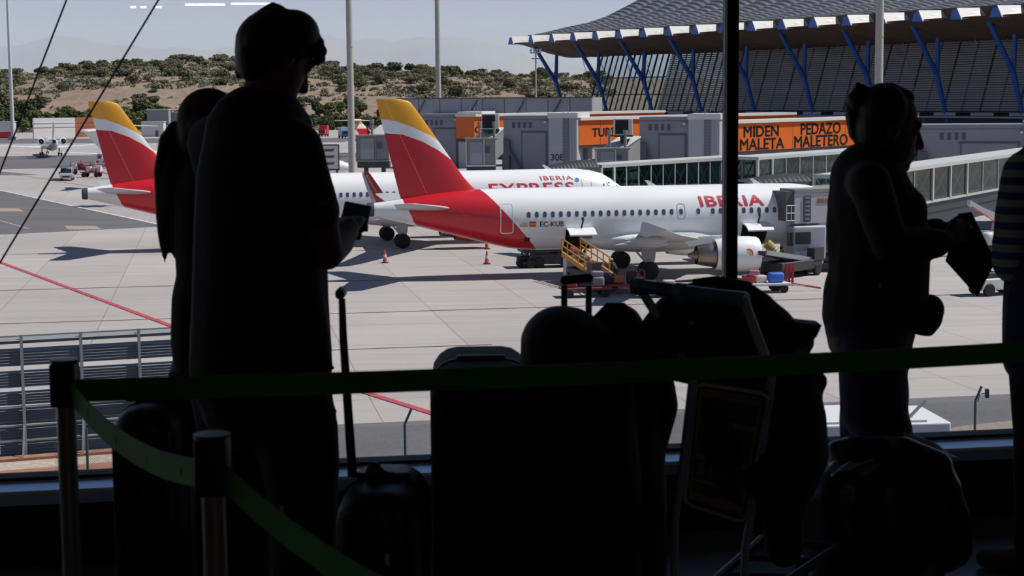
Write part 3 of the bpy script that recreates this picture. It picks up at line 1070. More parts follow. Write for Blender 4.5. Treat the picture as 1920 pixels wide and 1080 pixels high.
# ------------------------------------------------------------------ regional jets with T-tails far off
JETW = mat('regional_jet_white', (0.78, 0.79, 0.80), 0.3, coat=0.3)
def regional(label, tail, rz, L=32.0, r=1.35, fin_m=None, detail=True):
    """tail end above local x=0, nose along -x; +y to the right of travel"""
    t = thing('regional_jet', label, 'airplane', tail, rz)
    mb = MB()
    prof = [(0.0, .25, 3.45), (1.5, .45, 3.3), (4, .85, 3.0), (7, 1.2, 2.75), (9.5, r, 2.6), (L - 6, r, 2.6), (L - 3.5, 1.2, 2.55), (L - 1.6, .8, 2.4), (L - .4, .35, 2.25), (L, .06, 2.2)]
    mb.loft([[V((-x, q * cos(a), z + q * sin(a))) for a in [2 * pi * k / 24 for k in range(24)]] for x, q, z in prof])
    mb.build('fuselage', JETW, t, smooth=60)
    MB().lathe([(.12, -.05), (.30, -.05), (.42, 0.7), (.3, .75)], (-.65, 0, 3.43), 16, 'X').build('exhaust_ring', APU, t, smooth=40)
    fm = MB()
    fm.loft([fin_section(-6.4, -1.2, 3.4, .1), fin_section(-4.6, -.3, 4.6, .1), fin_section(-1.0, 2.0, 7.1, .1), fin_section(-.6, 2.1, 7.4, .08)])
    fm.build('tail_fin', fin_m or JETW, t, smooth=50)
    mb = MB().lathe([(.03, -3.0), (.2, -2.4), (.26, -1.0), (.2, .5), (.03, 1.2)], (1.4, 0, 7.3), 12, 'X')
    mb.build('tail_bullet', JETW, t, smooth=60)
    for sd in (1, -1):
        MB().loft([foil(-.8, 2.4, 7.32, .09, sd * .05), foil(1.2, 1.1, 7.22, .08, sd * 4.3)]).build('tailplane', JETW, t, smooth=50)
        MB().loft([foil(-L * .56, 5.4, 1.75, .12, sd * 1.0), foil(-L * .49, 3.2, 2.0, .11, sd * 5), foil(-L * .40, 1.2, 2.55, .09, sd * 12.4)]).build('wing', JETW, t, smooth=50)
        n = MB().lathe([(.50, .2), (.56, .0), (.66, .25), (.72, 1.4), (.66, 2.7), (.50, 3.5), (.44, 3.5), (.40, 2.8)], (-9.9, sd * 2.25, 3.35), 22, 'X')
        e_ = n.build('engine_nacelle', JETW, t, smooth=40)
        MB().lathe([(.42, 2.9), (.40, 3.2), (.2, 3.3), (.16, 3.75), (.03, 3.9)], (-9.9, sd * 2.25, 3.35), 16, 'X').build('exhaust_plug', APU, e_, smooth=40)
        MB().lathe([(.44, 3.40), (.51, 3.40), (.51, 3.56), (.44, 3.56)], (-9.9, sd * 2.25, 3.35), 22, 'X').build('exhaust_ring', BLACK, e_)
        MB().box((-8.4, sd * 1.5, 3.3), (2.4, 1.1, .25)).build('pylon', JETW, t)
        tm, hb, st = MB(), MB(), MB()
        wheel_pair(tm, hb, (-L * .47, sd * 1.9, .45), .45, .26, .28)
        st.cyl((-L * .47, sd * 1.9, .4), (-L * .47, sd * 1.7, 1.9), .12, .14, 8)
        g = st.build('main_gear_leg', STEEL, t)
        tm.build('tyre', TYRE, g)
        hb.build('wheel_hub', HUB, g)
    tm, hb, st = MB(), MB(), MB()
    wheel_pair(tm, hb, (-L + 3.2, 0, .3), .3, .18, .2)
    st.cyl((-L + 3.2, 0, .3), (-L + 3.2, 0, 1.7), .08, .1, 8)
    g = st.build('nose_gear_leg', STEEL, t)
    tm.build('tyre', TYRE, g)
    hb.build('wheel_hub', HUB, g)
    return t
def tail_paint():
    m = NT('regional_fin_paint', rough=0.4)
    z = m.xyz()[2]
    c = m.mix(m.math('GREATER_THAN', z, 6.5), (0.78, 0.78, 0.78), (0.75, 0.36, 0.03))
    c = m.mix(m.math('LESS_THAN', z, 5.6), c, LIVRED)
    return m.color(c)
FINP = tail_paint()
def at_ground(px, Y):
    p = P(px, 300, Y)
    return V((p.x, p.y, 0))
regional('white T-tail jet seen from behind, standing before the white and brick wall', at_ground(103, 352), radians(-72), fin_m=JETW)
regional('white T-tail jet mostly hidden behind the far red, white and yellow tail', at_ground(184, 258), radians(192))
regional('distant T-tail jet with a yellow fin tip, just right of the far tail', at_ground(250, 300), radians(-74), fin_m=FINP)
regional('distant T-tail jet with red and yellow fin beside the tall concrete pole', at_ground(672, 347), radians(238), fin_m=FINP)
# the last one shows only its nose
n5 = regional('white jet whose rounded nose pokes out beside the striped board', at_ground(660, 236), radians(190), fin_m=FINP)
nose = P(664, 300, 236)
n5.location = V((nose.x - 32 * cos(radians(10)), nose.y - 32 * sin(radians(10)), 0))
# ------------------------------------------------------------------ far terminal with the wave roof
TBLUE = mat('column_blue', (0.025, 0.11, 0.42), 0.4)
ROOFM = mat('roof_sheet', (0.15, 0.15, 0.165), 0.6, 0.0)
FASC = mat('fascia_white', (0.56, 0.54, 0.50), 0.5)
SOFF = mat('soffit_wood', (0.12, 0.075, 0.05), 0.8, var=0.2, vscale=0.5)
DKMET = mat('dark_steel', (0.05, 0.055, 0.075), 0.5, 0.3)
SLAT = mat('sunshade_slat', (0.25, 0.26, 0.28), 0.6, 0.0)
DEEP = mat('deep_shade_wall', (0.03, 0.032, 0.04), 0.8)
def glass(name, tint, rough=0.05, clear=0.6, refl=0.5):
    m = bpy.data.materials.new(name)
    m.use_nodes = True
    n, l = m.node_tree.nodes, m.node_tree.links
    n.remove(n['Principled BSDF'])
    tr, gl, mx, fr, ml = n.new('ShaderNodeBsdfTransparent'), n.new('ShaderNodeBsdfGlossy'), n.new('ShaderNodeMixShader'), n.new('ShaderNodeFresnel'), n.new('ShaderNodeMath')
    tr.inputs[0].default_value = (tint[0] * clear, tint[1] * clear, tint[2] * clear, 1)
    gl.inputs[0].default_value = (1, 1, 1, 1)
    gl.inputs['Roughness'].default_value = rough
    fr.inputs[0].default_value = 1.5
    ml.operation = 'MULTIPLY'
    ml.inputs[1].default_value = refl
    ge, io = n.new('ShaderNodeNewGeometry'), n.new('ShaderNodeMath')
    io.operation = 'MULTIPLY_ADD'
    io.inputs[1].default_value = 1 / 1.5 - 1.5
    io.inputs[2].default_value = 1.5
    l.new(ge.outputs['Backfacing'], io.inputs[0])
    l.new(io.outputs[0], fr.inputs[0])
    l.new(fr.outputs[0], ml.inputs[0])
    l.new(ml.outputs[0], mx.inputs[0])
    l.new(tr.outputs[0], mx.inputs[1])
    l.new(gl.outputs[0], mx.inputs[2])
    l.new(mx.outputs[0], n['Material Output'].inputs[0])
    MATS[name] = m
    return m
TGLASS = glass('terminal_glass', (0.75, 0.9, 0.95), clear=0.75, refl=0.5)
BGLASS = glass('bridge_glass', (0.55, 0.80, 0.78), clear=0.42, refl=0.8)

O_ = P(970, 80, 419)
term = thing('terminal_building', 'long terminal with wavy ribbed roof, blue forked columns and slanting glass front', 'building', (O_.x, O_.y, 0), radians(-58))
BAY, NB = 9.0, 25
def roof_z(q):
    tab = [(-1, 25.9), (0, 25.9), (6, 26.4), (12, 27.2), (18, 28.3), (24, 30.0), (31, 33.0), (39, 36.6), (47, 39.2), (54, 40.3), (62, 40.0), (75, 36.0)]
    for a, b in zip(tab[:-1], tab[1:]):
        if q <= b[0]:
            f = (q - a[0]) / (b[0] - a[0])
            return a[1] + (b[1] - a[1]) * f
    return tab[-1][1]
r = MB()
QN = 400
for b in range(NB):
    rows = []
    for j in range(QN + 1):
        q = 3.0 + 62 * j / QN
        rib = 0.20 * math.tanh(2.5 * sin(2 * pi * q / 1.6))
        rows.append([V((b * BAY + BAY * k / 8, q, roof_z(q) + rib * (1 if 0 < k < 8 else 0) + 1.25 * sin(pi * k / 8) * min(1, .15 + q / 14))) for k in range(9)])
    r.loft(rows, cap=False, closed=False)
r.build('roof', ROOFM, term, smooth=80)
s = MB()
SQ = [(-1.6, 24.6), (2, 24.1), (5, 23.3), (9, 22.2), (13, 21.5), (17, 21.6), (22, 22.3), (30, 24), (50, 26)]
rows = []
for b in range(NB * 4 + 1):
    x = b * BAY / 4
    k = sin(pi * (b % 4) / 4)
    rows.append([V((x, q, z - 0.45 * k * min(1, q / 8))) for q, z in SQ])
s.loft(rows, cap=False, closed=False)
s.build('soffit', SOFF, term, smooth=60)
# left end closing piece between soffit and roof
e_ = MB()
top = [V((0, q, roof_z(q) - .1)) for q in (-1.6, 6, 12, 18, 24, 31, 39, 47)]
bot = [V((0, q, z)) for q, z in SQ[:8]]
e_.loft([bot, top], cap=False, closed=False)
e_.build('gable_edge', SOFF, term)
def fascia_mesh():
    m = MB()
    tl, tr, bl, br = V((0, -1.7, 26.25)), V((1.0, 3.5, 26.35)), V((1.3, -1.9, 24.25)), V((2.2, 3.2, 25.0))
    n_ = (tr - tl).cross(bl - tl).normalized() * .12
    m.prism([tl, tr, br, bl], n_ if n_.x < 0 else -n_)
    return m
MB().add([V((0, 3.1, 24.0)), V((NB * BAY, 3.1, 24.0)), V((NB * BAY, 3.1, 26.6)), V((0, 3.1, 26.6))], [(0, 1, 2, 3)]).build('edge_band', SOFF, term)
fm = fascia_mesh().mesh('fascia_panel', FASC)
bm_ = MB().prism([V((0.0, -1.65, 26.2)), V((1.25, -1.85, 24.25)), V((-1.9, -1.5, 24.35)), V((-1.2, -1.5, 25.9))], (0, .4, 0)).mesh('beam_end', TBLUE)
for b in range(NB):
    link('fascia_panel', fm, term, (b * BAY, 0, 0))
    link('beam_end', bm_, term, (b * BAY, 0, 0))
cm = MB()
cm.tube([(0, 12.4, 6.2), (0, 9.2, 15.2)], [.34, .55], 10)
cm.tube([(0, 9.2, 15.2), (0, 2.6, 24.3)], [.52, .42], 10)
cm.tube([(0, 9.2, 15.2), (0, 9.5, 22.8)], [.50, .40], 10)
cm.bar((0, 2.9, 23.6), (0, 9.5, 22.6), .35)
cm = cm.mesh('column', TBLUE, 40)
rd = MB().tube([(0, 13, 21.5), (0, 16.3, 12.5)], .07, 6).mesh('tie_rod', SLAT)
for k in range(12):
    x = 3 + k * 2 * BAY
    link('column', cm, term, (x, 0, 0))
    for q in (5.5, 13.0):
        link('tie_rod', rd, term, (x + q, 0, 0))
TL = NB * BAY
FA, FB_ = (15.6, 8.2), (20.2, 21.9)
g = MB()
x0 = 8.0
g.quad((x0, *FA), (TL, *FA), (TL, *FB_), (x0, *FB_))
g.build('glass_front', TGLASS, term)
m = MB()
k = 0
x = x0
while x < TL:
    m.bar((x, FA[0] - .35, FA[1]), (x, FB_[0] - .35, FB_[1]), .26 if k % 2 == 0 else .14, .4, up=(1, 0, 0))
    x += BAY / 4 if x < 62 else BAY / 2
    k += 1
for z in (8.2, 12.0, 16.0, 21.8):
    q = FA[0] + (FB_[0] - FA[0]) * (z - FA[1]) / (FB_[1] - FA[1])
    m.bar((x0, q + .1, z), (TL, q + .1, z), .25, .25)
m.build('mullion', DKMET, term)
m = MB()
for i in range(30):
    z = 8.6 + 12.6 * i / 29
    q = FA[0] + (FB_[0] - FA[0]) * (z - FA[1]) / (FB_[1] - FA[1]) - .3
    m.bar((36, q, z), (TL, q, z), .22, .33)
m.build('sunshade_slats', SLAT, term)
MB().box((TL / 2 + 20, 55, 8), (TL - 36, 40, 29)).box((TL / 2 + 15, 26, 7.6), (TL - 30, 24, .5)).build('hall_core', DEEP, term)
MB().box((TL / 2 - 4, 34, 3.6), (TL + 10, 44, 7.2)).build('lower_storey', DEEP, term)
rl = MB()
rl.box((TL / 2, 11.7, 7.35), (TL, .5, .3))
for k in range(24):
    rl.box((k * 9 + 3, 11.5, 7.9), (5.4, .12, .55))
rl.build('ledge', mat('ledge_grey', (0.30, 0.31, 0.33), 0.6), term)

# ------------------------------------------------------------------ grey service buildings and fixed bridges
CLAD = mat('grey_cladding', (0.235, 0.245, 0.275), 0.55, var=0.05, vscale=0.4)
CLAD_LIT = mat('grey_cladding_lit', (0.40, 0.405, 0.46), 0.55, var=0.04, vscale=0.4)  # light on the towers' right part, put into a paler grey
CAPW = mat('roof_cap_white', (0.62, 0.61, 0.59), 0.5)
LADD = mat('ladder_grey', (0.20, 0.21, 0.25), 0.5)
ORANGE = mat('orange_panel', (0.66, 0.125, 0.012), 0.5, var=0.04, vscale=0.5)
OUTL = mat('panel_joint', (0.10, 0.105, 0.12), 0.7)

def grey_hall():
    a, b = P(745, 184, 330), P(1110, 183, 322)
    zt = 11.5
    t = thing('service_building', 'long low grey metal building with a straight parapet behind the red and yellow tail', 'building', (a.x, a.y, 0), atan2(b.y - a.y, b.x - a.x))
    L = (b - a).to_2d().length
    MB().box((L / 2, 6, zt / 2), (L, 12, zt)).build('wall_panels', mat('hall_cladding', (0.36, 0.365, 0.40), .55, var=.05, vscale=.3), t)
    MB().box((L / 2, 0, zt + .06), (L + .3, .5, .2)).build('parapet', OUTL, t)
    m = MB()
    for k in range(1, 9):
        m.box((L * k / 9, -.03, zt / 2), (.09, .06, zt))
    m.build('panel_joint', OUTL, t)
    for x in (5.5, 15.8, 25, 32):
        m = MB().bar((x - 1.6, -.5, zt - 3.2), (x, -.1, zt - .3), .22)
        m.build('flood_lamp', OUTL, t)
    m = MB().box((L * .38, -1.2, 3.2), (12, 2.4, 6.4)).box((L * .38 - 1, -1.4, 8.6), (13, 2.4, .2))
    m.build('annex', CLAD, t)
    m = MB()
    for dx in (0, .55, 1.1, 1.65):
        m.tube([(1.2 + dx, 1.5, zt), (1.2 + dx, 1.5, zt + (2.1 if dx < 1.6 else 1.2))], .05, 6)
    for z in (.7, 1.4):
        m.box((2.0, 1.5, zt + z), (1.9, .06, .06))
    m.build('aerial_cage', OUTL, t)
grey_hall()

def service_tower(px, Y, w, zt, label, number=None, ladder=True, narrow=4.2):
    c = P(px, 240, Y)
    t = thing('bridge_tower', label, 'building', (c.x, c.y, 0), radians(-14))
    a = w - narrow
    MB().box((a / 2, 4, zt / 2), (a, 8, zt)).build('wall_panels', CLAD, t)
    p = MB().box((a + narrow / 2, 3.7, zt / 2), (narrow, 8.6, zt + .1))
    pale = p.build('lit_wall', CLAD_LIT, t)
    MB().box((a + narrow / 2 + .05, 3.6, zt + .0), (narrow + .3, 9, .75)).build('roof_cap', CAPW, t)
    m = MB().box((a * .66, -.04, zt * .36), (a * .52, .08, zt * .72))
    d = m.build('door', CLAD, t)
    m = MB().box((a * .66, -.09, zt * .73), (a * .56, .16, .22)).box((a * .93, -.07, zt * .36), (.2, .14, zt * .72)).box((a * .4, -.07, zt * .36), (.1, .14, zt * .72))
    m.build('door_frame', OUTL, d)
    for k in range(4):
        v = MB().box((a * .22 + k * .85, -.03, zt - 1.4), (.42, .06, .85))
        for q in range(4):
            v.box((a * .22 + k * .85, -.07, zt - 1.1 - q * .2), (.36, .05, .05))
        v.build('vent', OUTL, t)
    MB().box((a / 2, -.02, zt - .55), (a, .05, .06)).build('panel_joint', OUTL, t)
    l_ = MB().box((a - .6, -.3, zt - .95), (.35, .5, .25))
    l_.build('wall_lamp', CAPW, t)
    m = MB().bar((0.3, -.5, zt * .55), (3.2, -.5, .2), .35)
    m.bar((0.3, -.5, zt * .55 + 1.0), (3.2, -.5, 1.2), .08)
    m.box((.5, -.4, zt * .3), (1.1, .8, zt * .6))
    m.build('outer_stair', OUTL, t)
    if ladder:
        m = MB()
        x = a + narrow * .62
        for q in (-.35, .35):
            m.tube([(x + q, -.72, .6), (x + q, -.72, zt + 1.2)], .06, 6)
        for k in range(int(zt / .42)):
            m.tube([(x - .35, -.72, .8 + k * .42), (x + .35, -.72, .8 + k * .42)], .045, 6)
        m.box((x, -.66, zt / 2), (.95, .05, zt))
        m.build('ladder', LADD, t)
        m = MB()
        for q in (.9, 1.35):
            m.tube([(x + q, -.8, zt * .25), (x + q, -.8, zt + 1.4)], .035, 6)
        m.build('pipe', LADD, t)
    if number:
        m = MB()
        flat_text(m, number, 1.35, (a + narrow * .30, -.62, zt * .27), (1, 0, 0), (0, 0, 1), bold=.015, depth=.03, widen=1.05)
        m.build('number', OUTL, pale)
    return t
service_tower(783, 288, 11.2, 9.0, 'grey clad bridge tower directly behind the yellow fin top, with a ladder', narrow=3.9)
service_tower(944, 254, 11.2, 9.0, 'grey clad bridge tower numbered 308 with a tall ladder', '308')
service_tower(1199, 234, 11.0, 8.9, 'grey clad bridge tower behind the glass tunnel, left of the window mullion', None)
service_tower(1722, 206, 15.5, 8.05, 'shaded grey bridge tower behind the glass tunnel, right of the facing woman', None, narrow=3.0)

DB = V((0.64, 0.77, 0)).normalized()
def fixed_bridge(px, py_top, Y, length, h, label, lines, drop=0.0):
    c = P(px, py_top, Y)
    t = thing('fixed_bridge', label, 'walkway', (c.x, c.y, 0), atan2(DB.y, DB.x))
    zt = c.z
    # local x runs back to the terminal; the side seen in the photo is y=0
    MB().box((length / 2, 2.0, zt - h / 2), (length, 4.0, h)).build('orange_wall', ORANGE, t)
    MB().box((length / 2, 1.9, zt + .22), (length, 4.5, .42)).build('roof_cap', CAPW, t)
    MB().box((length / 2, 2.0, zt - h - .25), (length, 3.9, .5)).build('floor_beam', DKMET, t)
    m = MB()
    for k in range(int(length / 5)):
        m.box((5.2 * (k + 1), -.01, zt - h / 2), (.06, .04, h))
    m.build('panel_joint', OUTL, t)
    for x in (3.5, length * .4, length * .75):
        MB().box((x, 2, (zt - h) / 2), (.7, 2.4, zt - h)).build('leg', CLAD, t)
    # lettering: (text, first px, last px, cap top py, baseline py) measured where the wall stands
    wn_ = V((DB.y, -DB.x, 0))
    for (txt, x0, x1, y0, y1) in lines:
        def hit(px, py):
            d = ray(px, py)
            q = CP + d * ((V((c.x, c.y, CAMZ)) - CP).dot(wn_) / d.dot(wn_)) - V((c.x, c.y, 0))
            return q.dot(DB), q.z
        (ua, za), (ub, _), (_, zb) = hit(x0, y1), hit(x1, y1), hit((x0 + x1) / 2, y0)
        _, zm = hit((x0 + x1) / 2, y1)
        sz = (zb - zm) / .70
        vs_, fs_ = text_mesh(txt, sz, bold=sz * .022, depth=.03)
        wd = max(q.x for q in vs_) - min(q.x for q in vs_)
        mid = (max(q.x for q in vs_) + min(q.x for q in vs_)) / 2
        m = MB()
        m.add([V(((ua + ub) / 2 + (q.x - mid) * (ub - ua) / wd, -.02 - q.z, zm + q.y)) for q in vs_], fs_)
        m.build('lettering', BLACK, t)
    return t
fixed_bridge(1086, 226, 252, 62, 3.65, 'orange walled walkway lettered TURB behind a white air conditioning unit', [('TURB', 1110, 1155, 239.5, 255.5)])
fixed_bridge(1340, 233, 233, 60, 3.9, 'orange walled walkway lettered MIDEN MALETA and PEDAZO MALETERO', [('MIDEN', 1394, 1460, 236, 256), ('MALETA', 1387, 1470, 259, 280), ('PEDAZO', 1501, 1576, 230, 251), ('MALETERO', 1489, 1589, 253, 274)])
fixed_bridge(889, 219, 283, 55, 3.6, 'orange walled walkway with the letter G, half hidden behind an air conditioner', [('G', 890, 902, 237, 249)])

CABM = mat('bridge_cab_grey', (0.24, 0.24, 0.235), 0.6, var=0.08, vscale=0.6)
CABD = mat('bridge_cab_door', (0.33, 0.345, 0.38), 0.5)
CANV = mat('folding_canopy', (0.085, 0.085, 0.09), 0.8)
def bridge_cab(px0, px1, py0, py1, Y, label, ac=None, tun=2.0):
    a, b = P(px0, py0, Y), P(px1, py0, Y)
    zb = P(px0, py1, Y).z
    w, zt = (b - a).length, a.z
    h = zt - zb
    t = thing('bridge_cab', label, 'walkway', (a.x, a.y, 0), 0)
    MB().box((w / 2, 1.6, (zt + zb) / 2), (w, 3.2, h)).build('cab', CABM, t)
    MB().box((w / 2, 1.5, zt + .08), (w + .35, 3.6, .16)).build('cab_roof', CABM, t)
    d = MB().box((w * .34, -.03, zb + h * .48), (w * .42, .08, h * .86))
    for k in range(9):
        d.box((w * .34, -.08, zb + h * (.48 + .045 * k)), (w * .40, .05, .05))
    d.build('shutter', CABD, t)
    wf = MB().box((w * .72, -.04, zb + h * .62), (w * .22, .09, h * .32)).build('window', CABM, t)
    MB().box((w * .72, -.09, zb + h * .62), (w * .17, .04, h * .25)).build('pane', DARKW, wf)
    f = MB()
    for x in (0.0, w * .5 + .35, w):
        f.box((x, -.08, (zt + zb) / 2), (.10, .14, h))
    f.box((w / 2, -.1, zb), (w, .2, .2))
    f.build('frame', CAPW if ac else CABM, t)
    # sloping tunnel behind the cab
    s0, s1 = V((w * .6, 3.1, zt)), V((w * .6 + tun * .62, 3.1 + tun * .78, zt + 1.1))
    n = V((.78, -.62, 0)) * 1.25
    m = MB()
    m.loft([[p - n, p + n, p + n + V((0, 0, -2.8)), p - n + V((0, 0, -2.8))] for p in (s0, s1)])
    m.build('tunnel', CABM, t)
    m = MB()
    m.loft([[p - n * 1.1, p + n * 1.1, p + n * 1.1 + V((0, 0, .15)), p - n * 1.1 + V((0, 0, .15))] for p in (s0 + V((0, 0, .05)), s1 + V((0, 0, .05)))])
    m.build('tunnel_roof', CAPW, t)
    for x in (w * .45, w * .95):
        MB().tube([(x, 2.2, zt), (x, 2.2, zt + 1.6)], .16, 8).tube([(x, 2.2, zt + 1.5), (x, 2.2, zt + 2.0)], .26, 8).build('post', CABM, t)
    for x in (w * .25, w * .8):
        leg = MB().box((x, 2, zb / 2 + .3), (.5, .5, zb - .4)).build('leg', DKMET, t)
        MB().lathe([(.2, -.2), (.5, -.2), (.5, .2), (.2, .2)], (x, 2, .5), 16, 'Y').build('tyre', TYRE, leg)
    MB().box((w / 2, 2, zb - .5), (w, 2.6, .7)).build('under_frame', DKMET, t)
    if ac:
        p, q = P(ac[0], ac[2], Y + 3), P(ac[1], ac[3], Y + 3)
        c = (p + q) / 2 - V((a.x, a.y, 0))
        ww, hh = q.x - p.x, p.z - q.z
        u = MB().rbox((c.x, c.y + .8, c.z), (ww, 2.0, hh), .08)
        u = u.build('air_conditioner', CAPW, t)
        MB().box((c.x - ww * .1, c.y - .22, c.z), (ww * .72, .06, hh * .8)).build('grille', BLACK, u)
        MB().box((c.x, c.y + .8, c.z - hh / 2 - .35), (ww * .3, .6, .9)).box((c.x, c.y + .8, c.z - hh / 2 - .05), (ww * 1.02, 2.0, .2)).build('bracket', DKMET, u)
    return t
bridge_cab(668, 728, 256, 302, 205, 'grey boarding bridge cab with shutter door beside the tall concrete pole')
bridge_cab(874, 929, 262, 311, 196, 'grey boarding bridge cab under a white air conditioner, right of the nearer red fin', (903, 936, 213, 243))
bridge_cab(1118, 1178, 281, 318, 180, 'grey boarding bridge cab under the white air conditioner that hides the orange TURB wall', (1152, 1186, 222, 254), 3.2)

# ------------------------------------------------------------------ glass boarding tunnels
FRAMEW = mat('tunnel_frame', (0.50, 0.50, 0.48), 0.5)
def glass_tunnel(A, B, h, w, bays, label, joint=None, deep=False):
    """A, B: top near-side edge points"""
    d = (B - A)
    L = d.to_2d().length
    t = thing('glass_tunnel', label, 'walkway', (A.x, A.y, 0), atan2(d.y, d.x))
    z0, z1 = A.z, B.z
    def pt(f, y, dz):
        return V((L * f, y, z0 + (z1 - z0) * f + dz))
    m = MB()
    m.loft([[pt(f, -.12, .0), pt(f, w + .12, .0), pt(f, w + .12, .28), pt(f, -.12, .28)] for f in (0, 1)])
    m.build('roof', FRAMEW, t)
    m = MB()
    m.loft([[pt(f, -.08, -h), pt(f, w + .08, -h), pt(f, w + .08, -h - .18), pt(f, -.08, -h - .18)] for f in (0, 1)])
    m.build('floor_edge', FRAMEW, t)
    m = MB()
    m.loft([[pt(f, .1, -h - .18), pt(f, w - .1, -h - .18), pt(f, w - .1, -h - .95), pt(f, .1, -h - .95)] for f in (0, 1)])
    m.build('floor_beam', DKMET, t)
    for y in (0, w):
        MB().add([pt(0, y, 0), pt(1, y, 0), pt(1, y, -h), pt(0, y, -h)], [(0, 1, 2, 3)]).build('glass_side', BGLASS, t)
    for k in range(bays + 1):
        f = k / bays
        wd = .22 if joint and k in joint else .08
        m = MB()
        for y in (-.03, w + .03):
            m.bar(pt(f, y, 0), pt(f, y, -h), wd)
        m.build('post', FRAMEW, t)
    m = MB()
    for k in range(bays):
        for y in (.05, w - .05):
            m.bar(pt(k / bays, y, 0), pt((k + 1) / bays, y, -h), .06)
            m.bar(pt(k / bays, y, -h), pt((k + 1) / bays, y, 0), .06)
    m.build('cross_brace', FRAMEW, t)
    if deep:
        m = MB()
        m.loft([[pt(f, .2, -h - .9), pt(f, w - .2, -h - .9), pt(f, w - .2, -h - 2.1), pt(f, .2, -h - 2.1)] for f in (.22, .86)])
        m.build('underframe_shade', DKMET, t)  # dark box for the underframe together with the shade below it
    for f in (.55,):
        q = pt(f, w / 2, -h - .9)
        leg = MB().box((q.x, q.y, q.z / 2 + .4), (.7, .9, q.z - .8)).build('leg', DKMET, t)
        mb = MB()
        for y in (-.9, .9):
            mb.lathe([(.25, -.2), (.55, -.2), (.55, .2), (.25, .2)], (q.x, q.y + y, .55), 18, 'Y')
        mb.bar((q.x, q.y - .9, .55), (q.x, q.y + .9, .55), .3)
        mb.build('tyre', TYRE, leg)
    return t
def canopy(px0, px1, py0, py1, Y, label):
    """ribbed folding canopy over a bridge head"""
    a, b = P(px0, py1, Y), P(px1, py1, Y)
    h = P(px0, py0, Y).z - a.z
    w = b.x - a.x
    t = thing('bridge_canopy', label, 'canopy', (a.x, a.y, 0), radians(12))
    m = MB()
    rows = []
    n = 26
    for k in range(n + 1):
        f = k / n
        hh = h * (1 - .45 * (1 - f) ** 1.5 - .35 * max(0, f - .7)) + (.06 if k % 2 else -.06)
        y0, y1 = -.2, 3.6
        rows.append([V((w * f, (y0 + y1) / 2 - (y1 - y0) / 2 * cos(pi * j / 10), a.z + hh * sin(pi * j / 10) ** .5)) for j in range(11)])
    m.loft(rows, cap=False, closed=False)
    m.build('ribbed_cover', CANV, t, smooth=20)
    MB().box((w / 2, 1.7, a.z - 1.3), (w, 3.4, 2.5)).build('cab_body', CABM, t)
    MB().tube([(w * .8, 1.7, a.z - 2.5), (w * .8, 1.7, .6)], .45, 12).build('leg', CABM, t)
    return t
glass_tunnel(P(1127, 315, 147), P(1415, 297, 158), 2.55, 2.9, 13, 'long glass boarding tunnel leading to the white nose of the IBERIA EXPRESS jet', (0, 1))
glass_tunnel(P(1420, 300, 152), P(1640, 284, 170), 2.75, 3.1, 9, 'glass boarding tunnel section behind the mullion, below the orange MIDEN wall', (0, 1))
canopy(1036, 1126, 301, 329, 145, 'dark ribbed canopy over the nose of the IBERIA EXPRESS jet')
canopy(1404, 1528, 328, 357, 121, 'dark ribbed canopy above the nose of the jet with the big IBERIA lettering')
glass_tunnel(P(1600, 336, 120), P(1975, 283, 157), 2.5, 2.9, 12, 'glass boarding tunnel running back from behind the facing woman to the striped shirt', (4, 5, 6), True)

# grey box head of the near bridge, with its poster wall
a, b = P(1490, 362, 113), P(1625, 362, 115)
head = thing('boarding_bridge', 'pale grey bridge head box with a dark poster strip, docked at the IBERIA jet', 'walkway', (a.x, a.y, 0), atan2(b.y - a.y, b.x - a.x))
w = (b - a).to_2d().length
zt, zb = a.z, P(1490, 420, 113).z
HEADM = mat('bridge_head_grey', (0.43, 0.42, 0.46), 0.5)
MB().rbox((w / 2, 1.7, (zt + zb) / 2), (w, 3.4, zt - zb), .05).build('cab', HEADM, head)
MB().box((w / 2, 1.7, zt + .12), (w, 3.5, .24)).build('roof', CABM, head)
pm = MB().box((.95, -.03, (zt + zb) / 2 - .05), (.55, .06, (zt - zb) * .84)).build('poster_strip', mat('poster_dark', (0.09, 0.085, 0.10), 0.6), head)
m = MB()
for k in range(7):
    m.box((.95, -.07, zt - .35 - k * .28), (.34, .02, .06))
m.build('poster_lines', CABD, pm)
m = MB()
flat_text(m, 'IBERIA', .46, (2.35, -.02, zt - .72), (1, 0, 0), (0, 0, 1), bold=.008, depth=.02)
m.build('lettering', mat('poster_orange', (0.55, 0.20, 0.10), 0.6), head)
m = MB().box((-.30, 1.7, (zt + zb) / 2 + .15), (.62, 3.2, zt - zb - .1))
m.build('folding_seal', CANV, head)
m = MB()
for x in (-.75, -.38, -.05):
    m.tube([(x, -.25, zb + .25), (x, -.25, zb + 1.25)], .03, 6)
for z in (.25, .75, 1.25):
    m.tube([(-.75, -.25, zb + z), (-.05, -.25, zb + z)], .03, 6)
m.build('railing', CAPW, head)
MB().tube([(1.5, 1.7, zb), (1.5, 1.7, .3)], .6, 20).build('column', CABM, head)
MB().box((1.7, 1.7, .3), (3.0, 3.2, .6)).build('wheel_bogie', DKMET, head)

